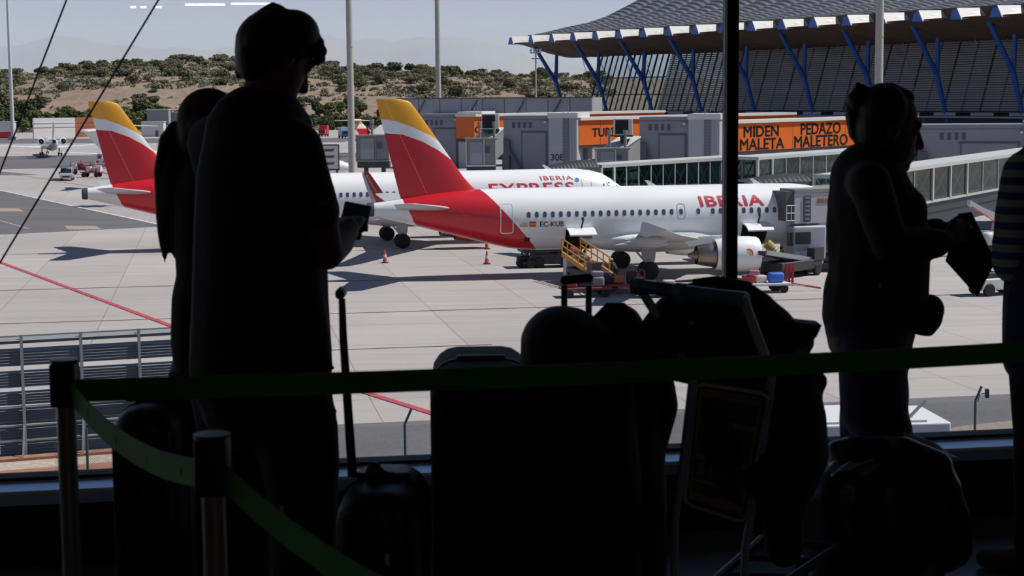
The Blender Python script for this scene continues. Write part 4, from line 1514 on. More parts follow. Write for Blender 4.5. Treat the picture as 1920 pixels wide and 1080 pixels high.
# ------------------------------------------------------------------ tall light masts
CONCP = mat('mast_concrete', (0.42, 0.40, 0.36), 0.8, var=0.05, vscale=2)
MASTW = mat('mast_white', (0.60, 0.60, 0.62), 0.5)
def mast(px, py, Y, r0, r1, h, m, label):
    c = P(px, py, Y)
    t = thing('light_mast', label, 'light mast', (c.x, c.y, 0))
    n = 10
    MB().tube([(0, 0, h * k / n) for k in range(n + 1)], [r0 + (r1 - r0) * k / n for k in range(n + 1)], 20).build('pole', m, t, smooth=50)
    for k in (.42, .70):
        MB().tube([(0, 0, h * k - .06), (0, 0, h * k + .06)], r0 + (r1 - r0) * k + .03, 20).build('band', m, t)
    hd = MB().tube([(0, 0, h - .2), (0, 0, h + .5)], 1.6, 16)
    hd = hd.build('lamp_ring', MASTW, t)
    for k in range(8):
        a = 2 * pi * k / 8
        MB().box((1.9 * cos(a), 1.9 * sin(a), h + .1), (.5, .5, .5), a).build('floodlight', DKMET, hd)
    MB().box((0, 0, .5), (r0 * 4, r0 * 4, 1.0)).build('base', CONCP, t)
    return t
mast(24, 246, 520, .62, .35, 52, MASTW, 'tall slim white light mast at the far edge of the apron')
mast(659, 258, 196, .42, .30, 42, CONCP, 'tall concrete light mast behind the nearer jet tail, beside a boarding bridge cab')
mast(822, 182, 352, .60, .42, 50, CONCP, 'tall concrete light mast rising behind the long grey building')
mast(1647, 200, 176, .46, .36, 42, CONCP, 'tall pale light mast rising behind the hair bun of the facing woman')
c = P(1005, 190, 326)
t = thing('lamp_post', 'thin grey lamp post with small lamps near the left end of the terminal roof', 'lamp post', (c.x, c.y, 0))
MB().tube([(0, 0, 0), (0, 0, 20.5)], [.22, .14], 10).build('pole', CONCP, t)
m = MB().box((0, 0, 20.0), (2.2, .3, .25)).box((0, 0, 18.9), (1.6, .25, .2))
for x in (-.9, -.3, .3, .9):
    m.box((x, 0, 20.5), (.4, .3, .5))
m.build('lamp_head', CONCP, t)
# ------------------------------------------------------------------ vehicles, equipment and workers on the apron
VANW = mat('van_silver', (0.45, 0.46, 0.48), 0.35, 0.2, coat=0.4)
VANG = mat('vehicle_glass', (0.02, 0.025, 0.03), 0.15)
GRED = mat('equipment_red', (0.45, 0.03, 0.03), 0.5)
GYEL = mat('rail_yellow', (0.60, 0.25, 0.015), 0.5)
GBLK = mat('equipment_dark', (0.035, 0.036, 0.042), 0.6)
GGRY = mat('equipment_grey', (0.26, 0.27, 0.29), 0.6)
GWHT = mat('equipment_white', (0.62, 0.62, 0.62), 0.5)
GBLU = mat('equipment_blue', (0.04, 0.20, 0.48), 0.5)
SKINF = mat('worker_skin', (0.35, 0.20, 0.14), 0.7)
def gp(px, py):
    p = G(px, py)
    return p
def wheel(mbt, c, r, w, ax='Y'):
    mbt.lathe([(r * .3, -w / 2), (r * .9, -w / 2), (r, -w * .3), (r, w * .3), (r * .9, w / 2), (r * .3, w / 2)], c, 18, ax)
def van(px, py, rz, label, nm='van', m=VANW, L=4.3, W=1.8, H=1.85):
    p = gp(px, py)
    t = thing(nm, label, 'van', p, rz)
    # x forward
    side = [(-L / 2, .35), (L / 2 - .05, .35), (L / 2, .8), (L / 2 - .12, 1.0), (L / 2 - .95, 1.12), (L / 2 - 1.65, H - .08), (L / 2 - 1.9, H), (-L / 2 + .15, H), (-L / 2, H - .25)]
    b = MB()
    b.loft([[V((x * (1 if abs(y) < .9 else .99), y * W / 2 * (1 - .10 * max(0, z - 1.0)), z)) for x, z in side] for y in (-1, -.85, .85, 1)])
    b.build('body', m, t, smooth=35)
    MB().prism([V((L / 2 - .97, -W * .43, 1.16)), V((L / 2 - .97, W * .43, 1.16)), V((L / 2 - 1.66, W * .38, H - .12)), V((L / 2 - 1.66, -W * .38, H - .12))], (.05, 0, .03)).build('windscreen', VANG, t)
    MB().box((L / 2 + .0, 0, .62), (.08, W * .6, .2)).build('grille', GBLK, t)
    for s in (-1, 1):
        MB().prism([V((L / 2 - 1.15, s * W * .49, 1.2)), V((L / 2 - 2.6, s * W * .49, 1.2)), V((L / 2 - 2.6, s * W * .455, H - .18)), V((L / 2 - 1.7, s * W * .455, H - .18))], (0, s * .03, 0)).build('side_window', VANG, t)
        MB().box((L / 2 - 1.2, s * (W / 2 + .12), 1.15), (.12, .2, .22)).build('mirror', GBLK, t)
        MB().box((L / 2 - .03, s * W * .38, .85), (.1, .3, .18)).build('headlamp', GWHT, t)
        for x in (L / 2 - .8, -L / 2 + .8):
            w = MB()
            wheel(w, (x, s * (W / 2 - .1), .33), .33, .22)
            w.build('wheel', TYRE, t)
    return t
van(126, 338, radians(-80), 'small silver van facing the terminal on the apron by the red equipment')
def cargo_truck(px, py, rz, label, cab_m, box_m, L=5.0, H=2.6):
    p = gp(px, py)
    t = thing('service_truck', label, 'truck', p, rz)
    MB().rbox((L / 2 - .8, 0, 1.35), (1.6, 2.1, 1.9), .15).build('cab', cab_m, t)
    MB().box((L / 2 + .01, 0, 1.7), (.06, 1.8, .75)).build('windscreen', VANG, t)
    MB().box((-.9, 0, H / 2 + .35), (L - 1.9, 2.2, H - .7)).build('load_box', box_m, t)
    MB().box((0, 0, .55), (L, 1.6, .3)).build('chassis', GBLK, t)
    for s in (-1, 1):
        for x in (L / 2 - .9, -L / 2 + .9):
            w = MB()
            wheel(w, (x, s * .95, .45), .45, .3)
            w.build('wheel', TYRE, t)
    return t
cargo_truck(5, 262, radians(-160), 'red truck parked at the far left edge of the apron', GRED, GRED, 6.5, 2.4)
cargo_truck(607, 256, radians(-100), 'boxy red truck near the foot of the hill, right of the man', GRED, GRED, 4.5, 3.4)
cargo_truck(645, 259, radians(-70), 'blue and white truck beside the base of the tall concrete mast', GBLU, GWHT, 5.5, 3.2)
# wall with white and brick halves far behind the regional jet
p, q, r_ = P(62, 240, 535), P(118, 240, 535), P(170, 240, 535)
t = thing('boundary_wall', 'tall free standing wall, half white and half brick red, behind the regional jet', 'wall', (p.x, p.y, 0))
WHB = mat('wall_white_block', (0.62, 0.60, 0.58), 0.8, var=0.06, vscale=0.4, stretch=(0.2, 1, 2))
BRK = mat('wall_brick_red', (0.36, 0.105, 0.05), 0.85, var=0.1, vscale=0.4, stretch=(0.2, 1, 2))
t.rotation_euler = (0, 0, radians(48))
a, b = (q.x - p.x) * 1.62, (r_.x - p.x) * 1.66
MB().box((a / 2, 0, 3.0), (a, .6, 6.6)).build('white_panel', WHB, t)
MB().box(((a + b) / 2, 0, 3.0), (b - a, .6, 6.6)).build('brick_panel', BRK, t)
m = MB()
for z in (3.3, 4.6):
    m.box((b / 2, -.34, z), (b, .05, .12))
m.build('joint_line', OUTL, t)
for k, (px, py, w, h, mm_) in enumerate(((12, 236, 5, 2.4, GWHT), (298, 218, 7, 4.2, GGRY), (327, 221, 5, 3.6, GGRY), (288, 238, 7, 3.0, GWHT), (318, 244, 6, 2.4, GWHT))):
    c = P(px, py, (545, 560, 567, 546, 551)[k])
    labs = ['low white hut behind the far white mast', 'grey block hut among the trees, first right of the yellow fin tip', 'smaller grey block hut among the trees against the dark shoulder',
            'white container under the grey block hut', 'white container low beside the dark ponytail']
    t = thing('service_hut' if k < 3 else 'container', labs[k], 'hut' if k < 3 else 'container', (c.x, c.y, 0))
    MB().box((0, 0, max(h, c.z + h / 2) / 2), (w, 4, max(h, c.z + h / 2))).build('walls', mm_, t)
    MB().box((0, 0, max(h, c.z + h / 2) + .1), (w + .4, 4.4, .25)).build('roof', CAPW, t)
    MB().box((w * .2, -2.02, 1.0), (1.0, .06, 2.0)).build('door', OUTL, t)

# red equipment trailers by the van
def gse_trailer(px, py, rz, label, n, seed, L=3.2):
    p = gp(px, py)
    rd = random.Random(seed)
    t = thing('equipment_trailer', label, 'trailer', p, rz)
    MB().box((0, 0, .75), (L, 1.5, .18)).bar((L / 2, 0, .7), (L / 2 + 1.3, 0, .45), .1).build('frame', GRED, t)
    for k in range(n):
        x = -L / 2 + L * (k + .5) / n
        MB().rbox((x, rd.uniform(-.2, .2), 1.1 + rd.uniform(0, .25)), (L / n * .8, 1.0, .6 + rd.uniform(0, .5)), .1).build('machine_box', rd.choice((GBLK, GGRY, GWHT, GBLK)), t)
    m = MB()
    for k in range(3):
        x = -L / 2 + L * k / 2
        m.tube([(x, -.7, .8), (x + .1, -.7, 2.0 + .3 * (k % 2)), (x + .5, -.6, 1.5)], .05, 6)
    m.tube([(-L / 2, -.7, 1.7), (L / 2, -.7, 1.95)], .05, 6)
    m.build('rail', GRED, t)
    for s in (-1, 1):
        for x in (-L * .32, L * .32):
            w = MB()
            wheel(w, (x, s * .7, .36), .36, .24)
            w.build('wheel', TYRE, t)
    return t
gse_trailer(152, 327, radians(5), 'red equipment trailer right beside the silver van', 3, 1)
gse_trailer(172, 332, radians(-8), 'red equipment trailer loaded with machines, second from the silver van', 4, 2)
p = gp(203, 325)
t = thing('barrier', 'red and white striped barrier behind the equipment trailers', 'barrier', p)
for k in range(8):
    MB().box((-2.4 + k * .65, 0, 1.9), (.65, .12, .3)).build('stripe_board', GRED if k % 2 else GWHT, t)
for x in (-2.2, 1.6):
    MB().box((x, 0, 1.0), (.5, .4, 2.0)).build('post', GWHT, t)

# cones
def cone_proto():
    t = thing('traffic_cone', 'cone', 'cone')
    MB().lathe([(.02, .95), (.05, .95), (.17, .05), (.02, .05)], (0, 0, 0), 16).build('cone', mat('cone_orange', (0.62, 0.10, 0.05), 0.6), t, smooth=40)
    MB().box((0, 0, .03), (.5, .5, .06)).build('base', GBLK, t)
    MB().lathe([(.120, .40), (.130, .40), (.104, .62), (.094, .62)], (0, 0, 0), 16).build('white_band', GWHT, t)
    return t
cones = [((722, 493), 'orange and white cone standing alone below the red tailplane of the nearer jet'), ((913, 495), 'orange and white cone on open concrete below the red rear fuselage'),
         ((913, 467), 'orange and white cone touching the lower edge of the red rear fuselage'), ((116, 291), 'small dark cone on the apron beside the rear of the far white jet')]
c0 = None
for (px, py), lab in cones:
    p = gp(px, py)
    if c0 is None:
        c0 = cone_proto()
        c0.location = p
        c0['label'] = lab
    else:
        copy_thing(c0, p, label=lab)

# ------------------------------------------------------------------ loading of the near jet
def belt_loader(base, rz, lo, hi, L, label, rail):
    """belt rising along +x"""
    t = thing('belt_loader', label, 'belt loader', base, rz)
    MB().rbox((L * .42, 0, .75), (L * .72, 1.7, .65), .08).build('chassis', GBLK, t)
    MB().box((L * .12, .55, 1.35), (1.1, .6, .9)).build('driver_box', GBLK, t)
    f = MB()
    f.loft([[V((x, y, z + dz)) for y, dz in ((-.55, 0), (.55, 0), (.55, -.28), (-.55, -.28))] for x, z in ((0, lo), (L, hi))])
    bed = f.build('belt', GBLK, t)
    for y in (-.6, .6):
        MB().bar((0, y, lo - .08), (L, y, hi - .08), .12, .30).build('side_beam', GYEL if rail else GGRY, bed)
    if rail:
        for y in (-.62, .62):
            m = MB()
            for hgt in (.45, .9):
                m.tube([(L * .2, y, lo + (hi - lo) * .2 + hgt), (L, y, hi + hgt)], .045, 6)
            for k in range(6):
                q = .2 + .8 * k / 5
                m.tube([(L * q, y, lo + (hi - lo) * q), (L * q, y, lo + (hi - lo) * q + .9)], .04, 6)
            m.build('handrail', GYEL, t)
    for s in (-1, 1):
        for x in (L * .15, L * .7):
            w = MB()
            wheel(w, (x, s * .8, .38), .38, .28)
            w.build('wheel', TYRE, t)
    MB().bar((L * .35, 0, .9), (L * .8, 0, lo + (hi - lo) * .78), .3).build('lift_arm', GGRY, t)
    return t
BAGC = [mat('bag_' + n_, c_, 0.6) for n_, c_ in (('black', (.02, .02, .022)), ('navy', (.025, .04, .12)), ('pink', (.5, .16, .22)), ('grey', (.2, .2, .22)), ('red', (.4, .05, .05)), ('purple', (.2, .05, .25)), ('blue', (.03, .13, .5)), ('beige', (.5, .42, .36)), ('orange', (.5, .18, .05)))]
BAGN = ['black', 'navy', 'pink', 'grey', 'red', 'purple', 'bright blue', 'beige', 'orange']
def bag(loc, size, k, label, rz=0.0, rot=None):
    t = thing('suitcase', label, 'suitcase', loc, rz)
    if rot:
        t.rotation_euler = rot
    MB().rbox((0, 0, size[2] / 2), size, min(size) * .25).build('shell', BAGC[k], t, smooth=40)
    MB().bar((-.1, size[1] / 2 + .02, size[2] * .75), (.1, size[1] / 2 + .02, size[2] * .75), .04).build('handle', GBLK, t)
    return t
# loader at the rear hold: foot towards the right, top at the open door
foot, topp = G(1139, 549), P(1071, 473, 110.0)
dx, dy = topp.x - foot.x, topp.y - foot.y
rz = atan2(dy, dx)
LL = math.hypot(dx, dy)
belt_loader(foot, rz, .95, topp.z, LL, 'belt loader with yellow handrails rising to the open rear hold', True)
q = foot.lerp(topp, .93)
bag((q.x, q.y, .95 + (topp.z - .95) * .93 + .02), (.75, .35, .42), 2, 'pink suitcase at the top of the yellow railed belt', rz)
q = foot.lerp(topp, .62)
bag((q.x, q.y, .95 + (topp.z - .95) * .62 + .02), (.7, .42, .36), 3, 'grey suitcase half way up the yellow railed belt', rz)
# loader at the front hold
foot, topp = G(1528, 512), P(1422, 470, 108.5)
dx, dy = topp.x - foot.x, topp.y - foot.y
belt_loader(foot, atan2(dy, dx), .9, topp.z, math.hypot(dx, dy), 'dark belt loader sloping up towards the front hold behind the engine', False)

def baggage_cart(p, rz, label, deck, bags, L=3.0, frame=True):
    t = thing('baggage_cart', label, 'cart', p, rz)
    MB().box((0, 0, .52), (L, 1.5, .12)).bar((L / 2, 0, .45), (L / 2 + 1.1, 0, .3), .08).build('deck', deck, t)
    if frame:
        m = MB()
        for x in (-L / 2 + .05, L / 2 - .05):
            for y in (-.7, .7):
                m.bar((x, y, .5), (x, y, 1.35), .06)
            m.bar((x, -.7, 1.35), (x, .7, 1.35), .06)
            m.bar((x, -.7, .95), (x, .7, .95), .05)
        m.build('end_rail', deck, t)
    for x in (-L * .36, L * .36):
        for s in (-1, 1):
            w = MB()
            wheel(w, (x, s * .6, .26), .26, .16)
            w.build('wheel', TYRE, t)
    R = Mx.Rotation(rz, 3, 'Z')
    for (bx, by, bz, sz, k, lab) in bags:
        bag(V(p) + R @ V((bx, by, .59 + bz)), sz, k, lab, rz + by)
    return t
baggage_cart(G(1098, 556), radians(8), 'flat baggage cart with red deck showing between the bars of the pulled up case handle', mat('cart_red_worn', (.20, .035, .035), .7),
             [(-.9, -.1, 0, (.7, .5, .35), 4, 'red suitcase lying on the cart seen through the case handle'), (-.1, .1, 0, (.75, .5, .3), 1, 'navy suitcase lying on the cart seen through the case handle'),
              (.75, -.1, 0, (.7, .45, .6), 3, 'grey suitcase upright on the cart just right of the case handle'), (.7, 0, .62, (.7, .45, .3), 3, 'grey suitcase on top of the upright grey suitcase'),
              (-.3, 0, .36, (.6, .4, .28), 0, 'black bag on top of the flat suitcases behind the case handle')], frame=False)
baggage_cart(G(1160, 549), radians(8), 'baggage cart with red and orange end rails at the foot of the yellow belt', GRED,
             [(-.8, 0, 0, (.6, .45, .75), 0, 'tall black suitcase on the cart at the foot of the yellow belt'), (0, .1, 0, (.7, .5, .4), 8, 'orange suitcase on the cart at the foot of the yellow belt'),
              (.8, 0, 0, (.65, .4, .7), 0, 'black upright suitcase beside the red cart end rail')])
baggage_cart(G(1238, 556), radians(8), 'low dark baggage cart mostly hidden by the padded trolley handle', GBLK,
             [(-.6, 0, 0, (.8, .5, .35), 3, 'grey suitcase on the cart behind the trolley handle'), (.5, 0, 0, (.7, .5, .4), 7, 'beige patterned bag on the cart behind the trolley handle')], frame=False)
baggage_cart(G(1432, 548), radians(10), 'flat cart with white edges and bright bags right of the mullion', GWHT,
             [(-1.0, 0, 0, (.7, .5, .5), 4, 'red bag on the white edged cart by the mullion'), (-.2, .1, 0, (.75, .5, .45), 7, 'beige bag on the white edged cart'),
              (.75, 0, 0, (.95, .55, .6), 6, 'bright blue bag on the white edged cart'), (-.7, -.3, .5, (.6, .4, .3), 2, 'pink bag on top of the red bag by the mullion')], frame=False)
# tow tractor and chock rack
p = G(1479, 536)
t = thing('sign_stand', 'bright red slatted stand on the concrete right of the white edged cart', 'stand', p, radians(-20))
for x in (-.22, .0, .22):
    MB().bar((x, 0, 0), (x - .05, .45, 1.35), .14, .05).build('slat', GRED, t)
MB().bar((-.3, .1, .3), (.3, .1, .3), .08).bar((-.3, .35, 1.05), (.3, .35, 1.05), .08).build('cross_bar', GRED, t)
p = G(1470, 545)
t = thing('tow_bar', 'dark wheeled tow hitch with a thin red bar lying on the concrete', 'tow bar', p, radians(-6))
w = MB()
wheel(w, (-.6, 0, .35), .35, .4)
w.build('wheel', TYRE, t)
MB().tube([(-.6, 0, .45), (.6, 0, .42), (2.2, -.1, .18)], .06, 8).build('bar', GRED, t)
def tractor(p, rz, label, m):
    t = thing('tow_tractor', label, 'tractor', p, rz)
    MB().rbox((0, 0, .7), (2.9, 1.5, .7), .1).build('body', m, t)
    MB().rbox((-.7, 0, 1.2), (1.1, 1.4, .4), .08).build('seat_box', GBLK, t)
    m_ = MB()
    for x in (-1.2, .1):
        for y in (-.65, .65):
            m_.bar((x, y, 1.0), (x, y, 2.0), .06)
    m_.box((-.55, 0, 2.02), (1.5, 1.45, .07))
    m_.build('canopy', m, t)
    MB().tube([(.05, -.2, 1.2), (.3, -.2, 1.5)], .04, 6).lathe([(.14, 0), (.2, .01), (.14, .03)], (.0, -.2, 1.45), 12).build('steering_wheel', GBLK, t)
    for s in (-1, 1):
        for x in (-.95, .95):
            w = MB()
            wheel(w, (x, s * .7, .38), .38, .28)
            w.build('wheel', TYRE, t)
    return t
tractor(G(1034, 500), radians(6), 'dark tow tractor under the jet belly left of the yellow railed belt', GBLK)
tractor(G(1866, 552), radians(20), 'white tow tractor below the folder held by the facing woman', GWHT)
p = G(1080, 527)
t = thing('equipment_cabinet', 'pale wheeled cabinet at the foot of the yellow railed belt', 'cabinet', p, radians(8))
MB().rbox((0, 0, 1.0), (1.5, 1.1, 1.3), .06).build('body', GWHT, t)
MB().box((.05, -.56, 1.0), (.55, .04, .9)).build('door', GGRY, t)
for x in (-.5, .5):
    w = MB()
    wheel(w, (x, -.3, .2), .2, .14)
    wheel(w, (x, .3, .2), .2, .14)
    w.build('wheel', TYRE, t)
p = G(981, 501)
t = thing('ground_power_cart', 'small wheeled hose cart under the red flag tail of the near jet', 'cart', p, radians(5))
MB().rbox((0, 0, .55), (.9, .7, .5), .08).build('body', GBLK, t)
MB().tube([(0, .2, .6), (-.1, .2, 1.2), (.05, .2, 1.6)], .05, 6).tube([(-.3, -.2, .7), (-.1, -.3, 1.1), (.3, -.2, .9)], .06, 6).build('hose', GGRY, t)
MB().tube([(.4, 0, .45), (1.8, 0, .3), (3.2, .1, .4)], .07, 8).build('tow_arm', GBLK, t)
MB().box((0, .25, 1.32), (.6, .05, .26)).tube([(0, .25, .6), (0, .25, 1.3)], .03, 6).build('warning_flag', mat('flag_orange', (0.55, 0.08, 0.03), 0.6), t)
for s in (-1, 1):
    w = MB()
    wheel(w, (-.2, s * .4, .28), .28, .16)
    w.build('wheel', TYRE, t)
# dark pallet loader under the belly
p = G(1064, 505)
t = thing('platform_loader', 'dark low loading platform under the belly beside the open rear hold', 'loader', p + V((0, 2.2, 0)), radians(10))
MB().box((-1.2, 0, 1.35), (4.2, 2.0, .5)).build('platform', GBLK, t)
m = MB()
for x in (-3, -1.2, .6):
    m.bar((x, -.8, 0.3), (x + .6, -.8, 1.2), .15)
    m.bar((x, .8, 0.3), (x + .6, .8, 1.2), .15)
m.box((-1.2, 0, .35), (4, 1.6, .2))
m.build('scissor_frame', GBLK, t)
for x in (-2.7, .2):
    w = MB()
    wheel(w, (x, -.9, .3), .3, .2)
    wheel(w, (x, .9, .3), .3, .2)
    w.build('wheel', TYRE, t)

# catering style truck under the bridge head and a far loader arm
p = G(1497, 509)
t = thing('truck', 'pale grey truck cab standing in the shade under the bridge head', 'truck', p, radians(14))
MB().rbox((.3, 0, 2.0), (2.4, 2.3, 2.3), .15).build('cab', mat('truck_grey', (0.42, 0.43, 0.48), 0.5), t)
MB().box((-.2, -1.16, 2.35), (1.1, .04, .8)).build('side_window', VANG, t)
MB().box((-1.0, -1.1, 2.3), (.08, .3, .9)).box((-1.25, -1.2, 2.3), (.2, .1, .9)).build('mirror', GBLK, t)
MB().box((3.4, 0, .95), (5, 2.2, .3)).build('chassis', GBLK, t)
bx = MB().rbox((4.0, 0, 2.3), (3.2, 2.4, 2.4), .08)
bx.build('load_box', GWHT, t)
for s in (-1, 1):
    for x in (.4, 4.6):
        w = MB()
        wheel(w, (x, s * 1.0, .48), .48, .32)
        w.build('wheel', TYRE, t)
p = G(1860, 478)
t = thing('lift_truck', 'white lift truck with a bent white arm edged in red, under the glass tunnel', 'truck', p, radians(15))
MB().rbox((0, 0, 1.0), (2.2, 2.0, 1.5), .35).build('cab', GWHT, t, smooth=40)
MB().lathe([(.02, -1.06), (.50, -1.06), (.58, -.95)], (-.1, 0, 1.05), 20, 'Y').build('round_window', VANG, t)
arm = MB().loft([[V((x, y, z + o)) for y, o in ((-.25, .2), (.25, .2), (.25, -.2), (-.25, -.2))] for x, z in ((-2.0, 3.9), (-1.0, 3.35), (0.1, 2.9), (.35, 2.5), (0.0, 1.7))])
arm = arm.build('lift_arm', GWHT, t, smooth=40)
MB().tube([(-1.9, -.27, 3.6), (-.2, -.27, 2.62), (-.3, -.27, 1.75)], .05, 6).build('red_edge', GRED, arm)
for s in (-1, 1):
    for x in (-.7, .7):
        w = MB()
        wheel(w, (x, s * .9, .42), .42, .3)
        w.build('wheel', TYRE, t)

hs = [P(1437, 456, 111.5), P(1445, 463, 111.5), P(1452, 474, 111.5), P(1459, 484, 111.5)]
t = thing('air_hose', 'yellow ribbed air hose under the nose of the near jet, left of the truck cab', 'hose', hs[0])
MB().tube([hs[0].lerp(hs[1], k / 4) - hs[0] if k < 4 else hs[1].lerp(hs[3], (k - 4) / 9) - hs[0] for k in range(14)], [.30 + .035 * (k % 2) for k in range(14)], 12).build('hose', mat('hose_yellow', (.38, .33, .12), .7), t)
# striped board hiding the last jet's nose cone
a, b = P(600, 272, 228), P(636, 318, 228)
t = thing('bridge_board', 'white board with three brown bars in a dark frame, right of the man', 'sign board', (b.x, b.y, 0))
w, h = b.x - a.x, a.z - b.z
MB().box((-w / 2, 0, b.z + h / 2), (w, .3, h)).build('board', GWHT, t)
fr = MB()
for x in (0, -w):
    fr.box((x, -.1, b.z + h / 2), (.12, .3, h + .1))
fr.box((-w / 2, -.1, b.z), (w, .3, .15)).box((-w / 2, -.1, b.z + h), (w, .3, .15))
fr.build('frame', DKMET, t)
for k in range(3):
    MB().prism([V((-1.9, -.18, b.z + h * (.2 + .27 * k))), V((-.75, -.18, b.z + h * (.2 + .27 * k))), V((-.55, -.18, b.z + h * (.2 + .27 * k) + .35)), V((-1.9, -.18, b.z + h * (.2 + .27 * k) + .3))], (0, -.02, 0)).build('bar_mark', mat('board_brown', (0.17, 0.06, 0.04), 0.6), t)
for x in (-w + .3, -.3):
    MB().box((x, .1, b.z / 2), (.25, .25, b.z)).build('post', DKMET, t)

# ------------------------------------------------------------------ apron workers
def worker(px, py, rz, label, vest_m, head_m, bend=0.0):
    p = gp(px, py)
    t = thing('person', label, 'person', p, rz)
    b = bend
    prim = []
    for s in (-1, 1):
        prim.append(limb([(0, s * .1, .9), (.03, s * .11, .48), (-.02, s * .12, .08)], [.10, .075, .05]))
        prim.append(limb([(-.02, s * .12, .05), (.15, s * .13, .04)], [.05, .045]))
        prim.append(limb([(b * .45, s * .2, 1.42 - b * .1), (b * .5 + .05, s * .26, 1.15), (b * .6 + .25, s * .2, 1.02), (b * .6 + .33, s * .19, 1.0)], [.06, .05, .04, .045]))
    prim.append(limb([(0, 0, .95), (b * .25, 0, 1.2), (b * .45, 0, 1.40)], [.15, .15, .16]))
    prim.append(limb([(b * .5, 0, 1.48), (b * .6, 0, 1.58)], [.06, .06]))
    prim.append(blob((b * .65 + .02, 0, 1.66), (.10, .085, .12)))
    prim.append(blob((b * .65 + .11, 0, 1.65), (.03, .025, .03)))
    organic('body', prim, GBLK, t, voxel=.022, smooth=2)
    v = [limb([(0, 0, 1.02), (b * .25, 0, 1.2), (b * .45, 0, 1.40)], [.165, .168, .178])]
    organic('vest', v, vest_m, t, voxel=.03, smooth=2)
    m = blob((b * .65 + .0, 0, 1.72), (.115, .10, .09))
    m.box((b * .65 + .12, 0, 1.70), (.14, .14, .02))
    m.build('cap', head_m, t, smooth=60)
    return t
HIV = mat('hi_vis_green', (0.12, 0.55, 0.05), 0.6)
HIY = mat('hi_vis_yellow', (0.55, 0.65, 0.08), 0.6)
HIO = mat('hi_vis_orange', (0.70, 0.12, 0.05), 0.6)
worker(1465, 512, radians(190), 'person in a bright green vest standing by the dark belt loader', HIV, mat('cap_dark', (.1, .03, .03), .6))
worker(1121, 541, radians(170), 'person in a yellow vest and orange cap bending at the foot of the yellow belt', HIY, HIO, .7)
worker(1156, 538, radians(185), 'person in dark clothes with a pale yellow cap beside the belt foot', mat('jacket_dark', (.03, .035, .05), .7), HIY, .5)

# ------------------------------------------------------------------ fences just outside the window
STL = mat('galvanised_steel', (0.33, 0.345, 0.37), 0.45, 0.5)
LOUV = mat('louvre_steel', (0.25, 0.255, 0.27), 0.5, 0.1)
GRN = mat('fence_green', (0.03, 0.085, 0.08), 0.5)
a, b = P(-8, 632, 56.0), P(420, 619, 58.6)
ang = atan2(b.y - a.y, b.x - a.x)
bf = thing('blast_fence', 'tall slatted grey steel blast fence on the apron, low left beyond the window', 'fence', (a.x, a.y, 0), ang)
L = (b - a).to_2d().length
ZT = a.z
def row(name, z0, z1, step, lean):
    m = MB()
    n = max(2, int((z1 - z0) / step))
    for k in range(n):
        z = z0 + (z1 - z0) * (k + .5) / n
        m.prism([V((0, -.02, z - step * .48)), V((0, .10 * lean, z + step * .40)), V((0, .10 * lean + .05, z + step * .42)), V((0, .03, z - step * .48))], (L, 0, 0))
    m.build(name, LOUV, bf)
zz = lambda py: CAPZ(py)
def CAPZ(py):
    return ZT - (py - 632) / S(56.0)
for y0, y1 in ((634, 648), (656, 690), (699, 731), (739, 765), (771, 803), (807, 832), (836, 864)):
    row('louvre_panel', CAPZ(y1), CAPZ(y0), .085, 1.0)
m = MB()
for z in (CAPZ(632), CAPZ(767.5), CAPZ(804.5), CAPZ(834)):
    m.bar((0, -.06, z), (L, -.06, z), .05)
m.build('rail', STL, bf)
x = .80
while x < L:
    p = MB().bar((x, -.12, 0), (x, -.04, ZT + .03), .10, .08)
    p.bar((x - .06, .5, 0), (x, .0, ZT * .62), .08)
    p.build('post', STL, bf)
    MB().bar((x - .14, -.75, 0.03), (x - .02, -.12, 1.15), .055).build('brace', STL, bf)
    x += 1.93
structure(MB().box((L / 2 - 5, -.55, .07), (L + 8, .5, .14)).build('kerb', TERRA, None))
k_ = bpy.data.objects['kerb']
k_.location = (a.x, a.y, 0)
k_.rotation_euler = (0, 0, ang)
o = structure(MB().box((L / 2 - 5, -1.9, .02), (L + 8, 2.2, .05)).build('gravel_strip', mat('pale_gravel', (0.40, 0.33, 0.27), .95, var=.25, vscale=5)))
o.location, o.rotation_euler = (a.x, a.y, 0), (0, 0, ang)
o = structure(MB().box((L / 2 - 5, -3.5, .12), (L + 8, 1.0, .24)).box((L / 2 - 5, -4.6, .05), (L + 8, 1.2, .1)).build('kerb', TERRA))
o.location, o.rotation_euler = (a.x, a.y, 0), (0, 0, ang)

# green posts and wire mesh
A, B = P(100, 800, 49.0), P(2000, 770, 54.5)
ang = atan2(B.y - A.y, B.x - A.x)
wf = thing('wire_fence', 'green chain link fence on bent posts just outside the window', 'fence', (A.x, A.y, 0), ang)
L = (B - A).to_2d().length
H = 2.05
m = MB()
step = .075
n = int(L / step)
def wire(x0, z0, x1, z1):
    w = .0035
    m.add([V((x0 - w, 0, z0)), V((x0 + w, 0, z0)), V((x1 + w, 0, z1)), V((x1 - w, 0, z1)), V((x0, .007, z0)), V((x1, .007, z1))], [(0, 1, 2, 3), (1, 4, 5, 2), (4, 0, 3, 5)])
for k in range(-int(H / step), n):
    x0 = k * step
    a0, a1 = max(0, x0), min(L, x0 + H)
    if a1 > a0:
        wire(a0, a0 - x0, a1, a1 - x0)
        wire(a0, H - (a0 - x0), a1, H - (a1 - x0))
m.build('wire_mesh', mat('mesh_wire', (0.22, 0.25, 0.25), .5, .4), wf)
